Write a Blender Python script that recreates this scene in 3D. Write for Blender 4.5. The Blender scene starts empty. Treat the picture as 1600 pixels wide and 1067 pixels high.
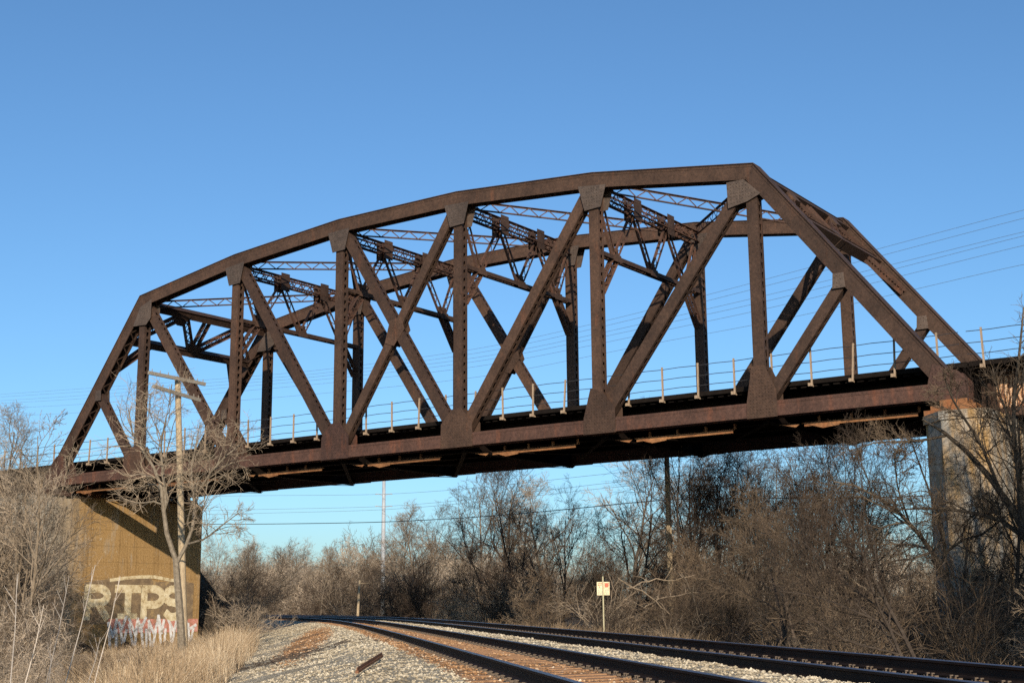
import bpy, math, random
import numpy as np
from mathutils import Vector, Matrix

rad = math.radians
scene = bpy.context.scene
col = scene.collection
rnd = random.Random(7)

# ------------------------------------------------------------------ frame of reference
# x runs along the bridge, y across it (away from the camera), z up; z = 0 is the top of the nearest rail.
CZ = 0.70                       # camera height above that rail
CX, CY = 61.56, -43.852
YAW, PITCH, ROLL, F = -0.61937, 0.199958, -0.0082385, 2074.66
BZ = 7.70                       # centre line of the bottom chords
FH = np.array([math.sin(YAW), math.cos(YAW)])
RH = np.array([math.cos(YAW), -math.sin(YAW)])

def P(px, D, z=0.0):
    """plan position of something standing D metres ahead, in the direction of photo column px"""
    zc = D * math.cos(PITCH) + (z - CZ) * math.sin(PITCH)
    q = np.array([CX, CY]) + FH * D + RH * ((px - 800) / F * zc)
    return float(q[0]), float(q[1])

def Z(px, py, D):
    py = py + (px - 800) * 0.00825
    return CZ + D * math.tan(PITCH + math.atan((533.5 - py) / F))

# ------------------------------------------------------------------ object helpers
def link(o, parent=None):
    col.objects.link(o)
    if parent is not None:
        o.parent = parent
    return o

def tag(o, label=None, cat=None, group=None, kind=None):
    if label: o['label'] = label
    if cat: o['category'] = cat
    if group: o['group'] = group
    if kind: o['kind'] = kind
    return o

def empty(name, loc=(0, 0, 0), rz=0.0, parent=None):
    o = bpy.data.objects.new(name, None)
    o.empty_display_size = 0.3
    link(o, parent)
    o.location = loc
    o.rotation_euler = (0, 0, rz)
    return o

def copy_tree(o, parent=None):
    c = o.copy()
    col.objects.link(c)
    if parent is not None:
        c.parent = parent
    for ch in list(o.children):
        copy_tree(ch, c)
    return c

def mesh_from(name, V, Fc, mats, parent=None, midx=None, smooth=False, attrs=None):
    """V (n,3); Fc: list of arrays (m,k)"""
    me = bpy.data.meshes.new(name)
    V = np.asarray(V, dtype=np.float32)
    Fs = [np.asarray(f, dtype=np.int32) for f in Fc if len(f)]
    nv = len(V)
    me.vertices.add(nv)
    me.vertices.foreach_set('co', V.ravel())
    loops = np.concatenate([f.ravel() for f in Fs])
    tot = np.concatenate([np.full(len(f), f.shape[1], dtype=np.int32) for f in Fs])
    start = np.concatenate([[0], np.cumsum(tot)[:-1]]).astype(np.int32)
    me.loops.add(len(loops))
    me.loops.foreach_set('vertex_index', loops)
    me.polygons.add(len(tot))
    me.polygons.foreach_set('loop_start', start)
    me.polygons.foreach_set('loop_total', tot)
    if midx is not None:
        me.polygons.foreach_set('material_index', np.asarray(midx, dtype=np.int32))
    me.polygons.foreach_set('use_smooth', np.full(len(tot), bool(smooth), dtype=bool))
    for m in (mats if isinstance(mats, (list, tuple)) else [mats]):
        me.materials.append(m)
    if attrs:
        for k, a in attrs.items():
            at = me.attributes.new(k, 'FLOAT', 'POINT')
            at.data.foreach_set('value', np.asarray(a, dtype=np.float32))
    me.update(calc_edges=True)
    me.validate()
    o = bpy.data.objects.new(name, me)
    return link(o, parent)

CUBE = np.array([[-1, -1, -1], [1, -1, -1], [1, 1, -1], [-1, 1, -1], [-1, -1, 1], [1, -1, 1], [1, 1, 1], [-1, 1, 1]], float) * .5
CF = np.array([[0, 3, 2, 1], [4, 5, 6, 7], [0, 1, 5, 4], [1, 2, 6, 5], [2, 3, 7, 6], [3, 0, 4, 7]])

def unit(v):
    v = np.asarray(v, float)
    return v / (np.linalg.norm(v) + 1e-12)

class MB:
    def __init__(s):
        s.v = []; s.f4 = []; s.f3 = []; s.n = 0; s.fn = []
    def add(s, V, F4=None, F3=None):
        V = np.asarray(V, float)
        if F4 is not None and len(F4): s.f4.append(np.asarray(F4) + s.n)
        if F3 is not None and len(F3): s.f3.append(np.asarray(F3) + s.n)
        s.v.append(V); s.n += len(V)
    def box(s, c, size, ax=None):
        V = CUBE * np.asarray(size, float)
        if ax is not None:
            V = V @ np.asarray(ax)
        s.add(V + np.asarray(c, float), CF)
    def beam(s, a, b, w, t, n=(0, 1, 0), off=(0, 0), ext=0.0):
        """bar from a to b; t measured along n, w along the third direction"""
        a = np.asarray(a, float); b = np.asarray(b, float)
        d = unit(b - a)
        n = np.asarray(n, float); n = unit(n - d * (n @ d))
        u = np.cross(n, d)
        L = np.linalg.norm(b - a) + 2 * ext
        s.box((a + b) / 2 + u * off[0] + n * off[1], (L, w, t), np.stack([d, u, n]))
    def tube(s, pts, r, k=8, cap=True):
        pts = np.asarray(pts, float); m = len(pts)
        r = np.broadcast_to(np.asarray(r, float), (m,))
        T = np.gradient(pts, axis=0)
        T /= np.linalg.norm(T, axis=1)[:, None] + 1e-9
        ref = np.array([0, 0, 1.]) if abs(T[:, 2]).mean() < .8 else np.array([1., 0, 0])
        A = np.cross(T, ref); A /= np.linalg.norm(A, axis=1)[:, None] + 1e-9
        B = np.cross(T, A)
        an = np.linspace(0, 2 * math.pi, k, endpoint=False)
        V = (pts[:, None] + r[:, None, None] * (A[:, None] * np.cos(an)[None, :, None] + B[:, None] * np.sin(an)[None, :, None])).reshape(-1, 3)
        i = np.arange(m - 1)[:, None] * k; j = np.arange(k)[None]; j2 = (j + 1) % k
        Fq = np.stack([i + j, i + j2, i + k + j2, i + k + j], -1).reshape(-1, 4)
        s.add(V, Fq)
        if cap:
            c = len(V)
            s.add([pts[0], pts[-1]])
            base = s.n - 2 - c
            t = [(base + c, base + b_, base + a_) for a_, b_ in zip(range(k), list(range(1, k)) + [0])]
            e = base + (m - 1) * k
            t += [(base + c + 1, e + a_, e + b_) for a_, b_ in zip(range(k), list(range(1, k)) + [0])]
            s.f3.append(np.array(t))
    def poly(s, pts, t, n):
        """prism: outline pts (list of 3D), thickness t along n (centred)"""
        pts = np.asarray(pts, float); n = unit(n); m = len(pts)
        V = np.concatenate([pts - n * t / 2, pts + n * t / 2])
        s.add(V)
        b = s.n - 2 * m
        s.fn.append([b + i for i in range(m)][::-1]); s.fn.append([b + m + i for i in range(m)])
        s.f4.append(np.array([[b + i, b + (i + 1) % m, b + m + (i + 1) % m, b + m + i] for i in range(m)]))
    def rivets(s, pts, n, r=.022, h=.016):
        pts = np.asarray(pts, float)
        if not len(pts): return
        n = unit(n); a = unit(np.cross(n, (0.3, .1, .9))); b = np.cross(n, a)
        ring = np.stack([a * r, b * r, -a * r, -b * r])
        V = np.concatenate([pts[:, None] + ring[None], (pts + n * h)[:, None]], 1).reshape(-1, 3)
        i = np.arange(len(pts)) * 5
        F3 = np.concatenate([np.stack([i + j, i + (j + 1) % 4, i + 4], -1) for j in range(4)])
        s.add(V, None, F3)
    def build(s, name, mat, parent=None, smooth=False, attrs=None):
        V = np.concatenate(s.v)
        Fc = []
        if s.f4: Fc.append(np.concatenate(s.f4))
        if s.f3: Fc.append(np.concatenate(s.f3))
        for f in s.fn: Fc.append(np.array([f]))
        return mesh_from(name, V, Fc, mat, parent, smooth=smooth, attrs=attrs)

# ------------------------------------------------------------------ materials
def mat_new(name):
    m = bpy.data.materials.new(name); m.use_nodes = True
    nt = m.node_tree; nt.nodes.clear()
    out = nt.nodes.new('ShaderNodeOutputMaterial')
    b = nt.nodes.new('ShaderNodeBsdfPrincipled')
    nt.links.new(b.outputs[0], out.inputs[0])
    b.inputs['Roughness'].default_value = .85
    b.inputs['Specular IOR Level'].default_value = .25
    return m, nt, b

def N(nt, t, **kw):
    n = nt.nodes.new(t)
    for k, v in kw.items():
        if k in n.inputs: n.inputs[k].default_value = v
        else: setattr(n, k, v)
    return n

def noise(nt, scale, detail=6, rough=.6, vec=None, coord='Object', sc=None):
    n = N(nt, 'ShaderNodeTexNoise', Scale=scale, Detail=detail, Roughness=rough)
    if vec is None:
        tc = nt.nodes.new('ShaderNodeTexCoord'); vec = tc.outputs[coord]
    if sc:
        mp = nt.nodes.new('ShaderNodeMapping'); mp.inputs['Scale'].default_value = sc
        nt.links.new(vec, mp.inputs[0]); vec = mp.outputs[0]
    nt.links.new(vec, n.inputs['Vector'])
    return n

def ramp(nt, src, stops):
    r = nt.nodes.new('ShaderNodeValToRGB')
    el = r.color_ramp.elements
    while len(el) < len(stops): el.new(.5)
    for e, (p, c) in zip(el, stops):
        e.position = p; e.color = (*c, 1) if len(c) == 3 else c
    nt.links.new(src, r.inputs[0])
    return r

def mix(nt, fac, a, b, mode='MIX'):
    m = nt.nodes.new('ShaderNodeMix'); m.data_type = 'RGBA'; m.blend_type = mode
    for s, i in ((fac, 0), (a, 6), (b, 7)):
        if hasattr(s, 'is_linked') or hasattr(s, 'links'): nt.links.new(s, m.inputs[i])
        elif isinstance(s, (int, float)): m.inputs[i].default_value = s
        else: m.inputs[i].default_value = (*s, 1)
    return m.outputs[2]

def bump(nt, b, h, strength=.4, dist=.02):
    n = N(nt, 'ShaderNodeBump', Strength=strength, Distance=dist)
    nt.links.new(h, n.inputs['Height']); nt.links.new(n.outputs[0], b.inputs['Normal'])

def steel(name, dark, mid, rust, amount=.5, rough=.7):
    m, nt, b = mat_new(name)
    a = noise(nt, .9, 8, .65)
    f = noise(nt, 9, 6, .7)
    st = noise(nt, 2.2, 5, .7, sc=(1, 1, .22))
    c1 = ramp(nt, a.outputs['Fac'], [(.3, dark), (.62, mid)]).outputs[0]
    k = ramp(nt, st.outputs['Fac'], [(.62 - amount * .18, (0, 0, 0)), (.84 - amount * .1, (.75, .75, .75))]).outputs[0]
    c2 = mix(nt, k, c1, rust)
    sp = ramp(nt, f.outputs['Fac'], [(.32, (.66, .66, .67)), (.5, (.97, .97, .97)), (.7, (1.36, 1.32, 1.28))]).outputs[0]
    c3 = mix(nt, 1.0, c2, sp, 'MULTIPLY')
    oi = nt.nodes.new('ShaderNodeObjectInfo')
    pv = ramp(nt, oi.outputs['Random'], [(0, (.64, .62, .62)), (.5, (.78, .77, .76)), (1, (1.0, .95, .90))]).outputs[0]
    nt.links.new(mix(nt, 1.0, c3, pv, 'MULTIPLY'), b.inputs['Base Color'])
    b.inputs['Roughness'].default_value = rough
    bump(nt, b, f.outputs['Fac'], .5, .02)
    return m

M = {}
M['steel'] = steel('rusted_steel', (.045, .027, .019), (.082, .049, .034), (.16, .068, .036), .2)
M['steel_red'] = steel('rusted_steel_red', (.052, .029, .022), (.088, .048, .037), (.19, .072, .038), .45)
M['gusset'] = steel('lit_tone_gusset', (.066, .050, .042), (.105, .080, .067), (.14, .08, .05), .1)  # lighter grey brown paints in the brighter light on these plates
M['steel_shaded'] = steel('shaded_underdeck_steel', (.008, .006, .005), (.016, .011, .009), (.04, .02, .012), .1)  # darker steel copy with the underdeck shade put into its colour
M['plate_orange'] = steel('orange_rust_plate', (.16, .07, .03), (.34, .17, .075), (.30, .10, .035), .6)
M['lace'] = steel('rusted_lacing', (.055, .032, .024), (.11, .062, .045), (.2, .08, .045), .5)

def simple(name, c1, c2, scale=4, rough=.9, sc=None, bmp=.3, c3=None):
    m, nt, b = mat_new(name)
    a = noise(nt, scale, 6, .65, sc=sc)
    stops = [(.3, c1), (.68, c2)] if c3 is None else [(.28, c1), (.5, c2), (.74, c3)]
    nt.links.new(ramp(nt, a.outputs['Fac'], stops).outputs[0], b.inputs['Base Color'])
    b.inputs['Roughness'].default_value = rough
    if bmp: bump(nt, b, a.outputs['Fac'], bmp, .02)
    return m

M['tie_wood'] = simple('creosote_timber', (.006, .005, .0045), (.016, .012, .010), 5, sc=(1, 6, 6))
M['tie_old'] = simple('rusty_sleeper_timber', (.16, .085, .045), (.34, .20, .11), 6, sc=(8, 1.2, 4))
M['post_wood'] = simple('pale_timber_post', (.17, .12, .08), (.40, .30, .21), 7, sc=(6, 6, .6))
M['pole_wood'] = simple('weathered_pole_wood', (.20, .14, .085), (.50, .40, .26), 4.5, sc=(9, 9, .8), bmp=.6)
M['arm_wood'] = simple('grey_crossarm_wood', (.10, .09, .075), (.34, .30, .25), 7, sc=(1, 7, 7), bmp=.6)
M['wire'] = simple('dark_wire', (.02, .02, .022), (.05, .05, .055), 3, .6, bmp=0)
M['wire_far'] = simple('grey_wire', (.09, .11, .14), (.14, .17, .2), 3, .6, bmp=0)
M['rail_side'] = simple('oiled_rail_steel', (.010, .008, .008), (.030, .019, .015), 3, .65)
m, nt, b = mat_new('polished_rail_head'); b.inputs['Base Color'].default_value = (.20, .185, .20, 1); b.inputs['Metallic'].default_value = .85; b.inputs['Roughness'].default_value = .38
M['rail_top'] = m
M['spike'] = simple('dusty_spikes', (.07, .052, .038), (.15, .115, .085), 20)
M['galv'] = simple('galvanised_pole', (.27, .29, .31), (.38, .40, .42), 2, .6)
M['rustbar'] = simple('brown_rusty_bar', (.12, .055, .03), (.22, .11, .06), 8)

def bark(name, c1, c2, sc=6):
    m, nt, b = mat_new(name)
    a = noise(nt, sc, 5, .7)
    oi = nt.nodes.new('ShaderNodeObjectInfo')
    base = ramp(nt, a.outputs['Fac'], [(.33, c1), (.66, c2)]).outputs[0]
    v = ramp(nt, oi.outputs['Random'], [(0, (.48, .46, .45)), (.5, (.9, .88, .86)), (1, (1.42, 1.34, 1.24))]).outputs[0]
    nt.links.new(mix(nt, 1.0, base, v, 'MULTIPLY'), b.inputs['Base Color'])
    b.inputs['Roughness'].default_value = .95
    b.inputs['Specular IOR Level'].default_value = .1
    return m
M['bark_grey'] = bark('grey_bark', (.095, .075, .055), (.22, .18, .135))
M['bark_dark'] = bark('dark_bark', (.045, .036, .03), (.10, .08, .065))
M['twig_tan'] = bark('tan_twigs', (.16, .128, .095), (.30, .245, .185))
M['twig_haze_grey'] = bark('haze_grey_twigs', (.24, .195, .15), (.41, .345, .27))  # grey lightened to put distance haze into the far twigs; near scrub shares it
M['twig_brown'] = bark('brown_twigs', (.066, .050, .036), (.145, .110, .078))
M['twig_dark'] = bark('dark_twigs', (.034, .026, .020), (.085, .064, .049))
M['twig_red'] = bark('red_twigs', (.16, .07, .045), (.30, .14, .09))
M['bark_pale'] = bark('pale_bark', (.20, .165, .12), (.44, .38, .29), 9)
M['cane'] = bark('white_canes', (.30, .27, .24), (.46, .42, .38), 4)
M['grass'] = bark('dry_grass', (.36, .28, .185), (.64, .53, .38), 14)
M['grass_br'] = bark('brown_dry_grass', (.16, .115, .07), (.34, .25, .16), 14)

# concrete with ochre staining and board marks
def concrete(name, ochre, c_dark=(.22, .20, .165), c_light=(.42, .39, .33), side=0):
    m, nt, b = mat_new(name)
    a = noise(nt, 1.3, 8, .7)
    s = noise(nt, 1.0, 6, .7, sc=(1.6, 1.6, .35))
    f = noise(nt, 12, 5, .7)
    base = ramp(nt, a.outputs['Fac'], [(.3, c_dark), (.65, c_light)]).outputs[0]
    k = ramp(nt, s.outputs['Fac'], [(.5 - ochre * .35, (0, 0, 0)), (.72 - ochre * .3, (1, 1, 1))]).outputs[0]
    oc = ramp(nt, f.outputs['Fac'], [(.35, (.24, .145, .055)), (.65, (.40, .25, .105))]).outputs[0]
    tc = nt.nodes.new('ShaderNodeTexCoord'); sx = nt.nodes.new('ShaderNodeSeparateXYZ'); nt.links.new(tc.outputs['Object'], sx.inputs[0])
    if side:      # the seepage stain starts about a metre in from the front corner
        wob = N(nt, 'ShaderNodeMath', operation='MULTIPLY_ADD'); wob.inputs[1].default_value = 3.0
        nt.links.new(a.outputs['Fac'], wob.inputs[0]); nt.links.new(sx.outputs[1], wob.inputs[2])
        yk = ramp(nt, wob.outputs[0], [(0, (0, 0, 0)), (1, (1, 1, 1))]); mr = N(nt, 'ShaderNodeMapRange'); mr.inputs[1].default_value = .4; mr.inputs[2].default_value = 3.2
        nt.links.new(wob.outputs[0], mr.inputs[0]); k = mix(nt, 1.0, k, mr.outputs[0], 'MULTIPLY')
    c = mix(nt, k, base, oc)
    # dark weather runs and hairline pour joints
    run = noise(nt, 1.0, 7, .75, sc=(3.2, 3.2, .16)); rk = ramp(nt, run.outputs['Fac'], [(.50, (1, 1, 1)), (.64, (.52, .49, .45))]).outputs[0]
    c = mix(nt, .8, c, mix(nt, 1.0, c, rk, 'MULTIPLY'))
    pale = noise(nt, 2.6, 7, .8); pk = ramp(nt, pale.outputs['Fac'], [(.60, (0, 0, 0)), (.68, (.6, .6, .6))]).outputs[0]
    c = mix(nt, pk, c, (.55, .50, .40))
    w = N(nt, 'ShaderNodeMath', operation='FRACT'); mu = N(nt, 'ShaderNodeMath', operation='MULTIPLY'); mu.inputs[1].default_value = 1.15
    nt.links.new(sx.outputs[2], mu.inputs[0]); nt.links.new(mu.outputs[0], w.inputs[0])
    ln = ramp(nt, w.outputs[0], [(0, (.45, .43, .4)), (.07, (1, 1, 1))]).outputs[0]
    c = mix(nt, .55, c, mix(nt, 1.0, c, ln, 'MULTIPLY'))
    nt.links.new(c, b.inputs['Base Color'])
    bump(nt, b, a.outputs['Fac'], .6, .05)
    return m
M['conc'] = concrete('ochre_stained_concrete', .85, side=1)
M['conc_pier'] = concrete('streaked_pier_concrete', .3, (.17, .16, .14), (.40, .38, .335), 0)
M['conc_dark'] = concrete('dark_concrete', 0.0, (.045, .037, .03), (.10, .085, .07))  # darker concrete tone without ochre

# ground
def ground_mat():
    m, nt, b = mat_new('leaf_litter_ground')
    a = noise(nt, .25, 8, .7); f = noise(nt, 7, 7, .75)
    c = ramp(nt, a.outputs['Fac'], [(.35, (.042, .031, .021)), (.65, (.10, .076, .050))]).outputs[0]
    s = ramp(nt, f.outputs['Fac'], [(.3, (.5, .5, .5)), (.7, (1.35, 1.3, 1.2))]).outputs[0]
    nt.links.new(mix(nt, 1.0, c, s, 'MULTIPLY'), b.inputs['Base Color'])
    b.inputs['Roughness'].default_value = 1; bump(nt, b, f.outputs['Fac'], 1, .15)
    return m
M['ground'] = ground_mat()

def gravel_mat():
    m, nt, b = mat_new('track_gravel')
    tc = nt.nodes.new('ShaderNodeTexCoord')
    def stones(scale, seed):
        v = N(nt, 'ShaderNodeTexVoronoi', Scale=scale); nt.links.new(tc.outputs['Object'], v.inputs['Vector'])
        return v
    v = stones(27, 0)
    sep = nt.nodes.new('ShaderNodeSeparateColor'); nt.links.new(v.outputs['Color'], sep.inputs[0])
    grey = ramp(nt, sep.outputs[0], [(0, (.28, .24, .175)), (.3, (.40, .35, .255)), (.65, (.48, .425, .32)), (.93, (.56, .50, .39)), (1, (.70, .64, .52))]).outputs[0]
    rusty = ramp(nt, sep.outputs[1], [(0, (.17, .085, .038)), (.45, (.34, .185, .085)), (.86, (.44, .26, .125)), (1, (.60, .48, .34))]).outputs[0]
    at = nt.nodes.new('ShaderNodeAttribute'); at.attribute_name = 'rust'
    nz = noise(nt, 2.0, 5, .7)
    ad = N(nt, 'ShaderNodeMath', operation='MULTIPLY_ADD'); ad.inputs[1].default_value = .7
    nt.links.new(nz.outputs['Fac'], ad.inputs[0]); nt.links.new(at.outputs['Fac'], ad.inputs[2])
    k = ramp(nt, ad.outputs[0], [(.62, (0, 0, 0)), (1.0, (1, 1, 1))]).outputs[0]
    c = mix(nt, k, grey, rusty)
    dk = ramp(nt, v.outputs['Distance'], [(0.0, (1.1, 1.1, 1.1)), (.5, (.95, .95, .95)), (.8, (.45, .43, .4))]).outputs[0]
    nt.links.new(mix(nt, 1.0, c, dk, 'MULTIPLY'), b.inputs['Base Color'])
    lg = noise(nt, .55, 6, .7); lgr = ramp(nt, lg.outputs['Fac'], [(.34, (.74, .70, .64)), (.6, (1.08, 1.06, 1.03))]).outputs[0]
    gc = b.inputs['Base Color'].links[0].from_socket
    nt.links.new(mix(nt, 1.0, gc, lgr, 'MULTIPLY'), b.inputs['Base Color'])
    inv = N(nt, 'ShaderNodeMath', operation='SUBTRACT'); inv.inputs[0].default_value = 1
    nt.links.new(v.outputs['Distance'], inv.inputs[1])
    bump(nt, b, inv.outputs[0], .9, .05)
    b.inputs['Roughness'].default_value = .95
    return m
M['gravel'] = gravel_mat()

def stone_mat():
    m, nt, b = mat_new('ballast_stone')
    at = nt.nodes.new('ShaderNodeAttribute'); at.attribute_name = 'tone'
    ru = nt.nodes.new('ShaderNodeAttribute'); ru.attribute_name = 'rust'
    g = ramp(nt, at.outputs['Fac'], [(0, (.24, .205, .15)), (.35, (.39, .33, .235)), (.75, (.49, .425, .315)), (1, (.66, .59, .46))]).outputs[0]
    r = ramp(nt, at.outputs['Fac'], [(0, (.18, .09, .04)), (.6, (.36, .195, .09)), (.9, (.46, .28, .145)), (1, (.64, .53, .4))]).outputs[0]
    lg = noise(nt, .55, 6, .7); lgr = ramp(nt, lg.outputs['Fac'], [(.34, (.70, .66, .60)), (.6, (1.08, 1.06, 1.03))]).outputs[0]
    nt.links.new(mix(nt, 1.0, mix(nt, ru.outputs['Fac'], g, r), lgr, 'MULTIPLY'), b.inputs['Base Color'])
    return m
M['stone'] = stone_mat()

for k_ in ('tie_wood', 'steel_shaded', 'rail_side'):
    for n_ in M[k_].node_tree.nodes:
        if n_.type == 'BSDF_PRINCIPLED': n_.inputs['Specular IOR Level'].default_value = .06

# ------------------------------------------------------------------ the bridge
PN = 6.9
HU = {1: 8.93, 2: 9.97, 3: 10.51, 4: 10.51, 5: 9.97, 6: 8.93}
W = 8.77
L_ = lambda i, y=0: np.array([i * PN, y, BZ])
U_ = lambda i, y=0: np.array([i * PN, y, BZ + HU[i]])
YN = np.array([0, 1., 0])

def zigzag(mb, a, b, u, w, pitch, bw, bt, n, off=0.0):
    """flat lacing bars between two lines a-b shifted by +-w/2 along u; bars lie in the plane with normal n"""
    a = np.asarray(a, float); b = np.asarray(b, float)
    L = np.linalg.norm(b - a); d = (b - a) / L
    k = max(2, int(round(L / pitch)))
    for i in range(k):
        s = 1 if i % 2 else -1
        p = a + d * L * i / k + u * w / 2 * s + n * off
        q = a + d * L * (i + 1) / k - u * w / 2 * s + n * off
        mb.beam(p, q, bw, bt, n)

def built_member(a, b, w=.46, t=.40, pitch=.36, rivet=True, shrink=(.3, .3), side=-1):
    """two webs facing +-y, laced along both edges"""
    a = np.asarray(a, float); b = np.asarray(b, float)
    d = unit(b - a); a = a + d * shrink[0]; b = b - d * shrink[1]
    u = np.cross(YN, d)
    mb = MB()
    for s in (-1, 1):
        mb.beam(a, b, w, .025, YN, (0, s * (t / 2 - .0125)))
        for e in (-1, 1):   # angle legs turned inward along the edges
            mb.beam(a, b, .02, .10, YN, (e * (w / 2 - .011), s * (t / 2 - .077)))
    L = np.linalg.norm(b - a)
    k = max(3, int(L / pitch))
    for e in (-1, 1):
        c0 = u * e * (w / 2 - .004)
        for i in range(k):      # batten plates leave the row of openings seen on the real posts
            p = a + d * L * (i + .5) / k + c0
            mb.box(p, (L / k * .36, .012, t - .06), np.stack([d, u, YN]))
        for q, l in ((a, .5), (b, -.5)):
            mb.box(q + d * l / 2 + c0, (abs(l), .014, t - .05), np.stack([d, u, YN]))
    if rivet:
        s = np.arange(.1, L, .16)
        for e in (-1, 1):
            mb.rivets(a + d * s[:, None] + u * e * (w / 2 - .05) + YN * side * t / 2, YN * side, .023, .02)
    return mb

def chord_box(pts, w, t, top=True, rivet=True, side=-1, prev=None, nxt=None):
    """chord through pts: webs of height w at y=+-t/2, cover plate on top, laced underneath"""
    mb = MB()
    pts = [np.asarray(p, float) for p in pts]
    mit = []
    for i, p in enumerate(pts):
        dp = unit(p - pts[i - 1]) if i else (unit(p - prev) if prev is not None else unit(pts[1] - p))
        dn = unit(pts[i + 1] - p) if i < len(pts) - 1 else (unit(nxt - p) if nxt is not None else dp)
        up = lambda d: np.cross(d, YN) * (1 if np.cross(d, YN)[2] > 0 else -1)
        m = unit(up(dp) + up(dn)); m = m / (m @ up(dp))
        mit.append(m)
    for a, b, ma, mb2 in zip(pts[:-1], pts[1:], mit[:-1], mit[1:]):
        d = unit(b - a); u = np.cross(d, YN); u *= 1 if u[2] > 0 else -1
        for s in (-1, 1):
            y0, y1 = s * t / 2, s * (t / 2 - .03)
            q = [a - ma * w / 2, b - mb2 * w / 2, b + mb2 * w / 2, a + ma * w / 2]
            V = [x + YN * y0 for x in q] + [x + YN * y1 for x in q]
            mb.add(V, [[0, 1, 2, 3], [7, 6, 5, 4], [0, 4, 5, 1], [1, 5, 6, 2], [2, 6, 7, 3], [3, 7, 4, 0]])
            # outward angle flanges along both edges of the web
            for e in (-1, 1):
                mb.beam(a + ma * e * (w / 2 - .055), b + mb2 * e * (w / 2 - .055), .11, .014, YN, (0, s * (t / 2 + .007)))
        if top:
            q = [a + ma * (w / 2 + .002), b + mb2 * (w / 2 + .002), b + mb2 * (w / 2 + .03), a + ma * (w / 2 + .03)]
            V = [x - YN * (t / 2 + .06) for x in q] + [x + YN * (t / 2 + .06) for x in q]
            mb.add(V, [[0, 1, 2, 3], [7, 6, 5, 4], [0, 4, 5, 1], [1, 5, 6, 2], [2, 6, 7, 3], [3, 7, 4, 0]])
        else:
            zigzag(mb, a + ma * w / 2, b + mb2 * w / 2, YN, t - .06, .42, .06, .012, u, -.008)
        zigzag(mb, a - ma * w / 2, b - mb2 * w / 2, YN, t - .06, .42, .075, .012, u, .008)
        if rivet:
            L = np.linalg.norm(b - a); s = np.arange(.06, L, .13)
            for e in (-1, 1):
                mb.rivets(a + d * s[:, None] + u * e * (w / 2 - .055) + YN * side * (t / 2 + .014), YN * side, .024, .02)
            s = np.arange(.06, L, .5)
            mb.rivets(a + d * s[:, None] + YN * side * t / 2, YN * side, .023, .02)
    return mb

def gusset(pts, y, t, side, rpitch=.13):
    """plate outline in x-z at plane y, with a field of rivets on its outer side"""
    mb = MB()
    P3 = [np.array([p[0], y, p[1]]) for p in pts]
    mb.poly(P3, t, YN)
    arr = np.array(pts)
    x0, z0 = arr.min(0); x1, z1 = arr.max(0)
    gx, gz = np.meshgrid(np.arange(x0 + .06, x1, rpitch), np.arange(z0 + .06, z1, rpitch))
    g = np.stack([gx.ravel(), gz.ravel()], -1)
    def inside(q):
        ins = np.ones(len(q), bool)
        m = len(arr); ar = sum(arr[i][0] * arr[(i + 1) % m][1] - arr[(i + 1) % m][0] * arr[i][1] for i in range(m))
        sg = 1 if ar > 0 else -1
        for i in range(m):
            e = arr[(i + 1) % m] - arr[i]; r = q - arr[i]
            ins &= sg * (e[0] * r[:, 1] - e[1] * r[:, 0]) > .05 * np.linalg.norm(e)
        return ins
    g = g[inside(g)]
    rr = np.random.RandomState(3); g = g[rr.rand(len(g)) < .8]
    if len(g):
        mb.rivets(np.stack([g[:, 0], np.full(len(g), y + side * t / 2), g[:, 1]], -1), YN * side, .030, .030)
    return mb

bridge = empty('truss_bridge', (0, 0, 0))
tag(bridge, 'long rusty brown riveted steel truss railway bridge crossing over the tracks', 'bridge')

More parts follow.
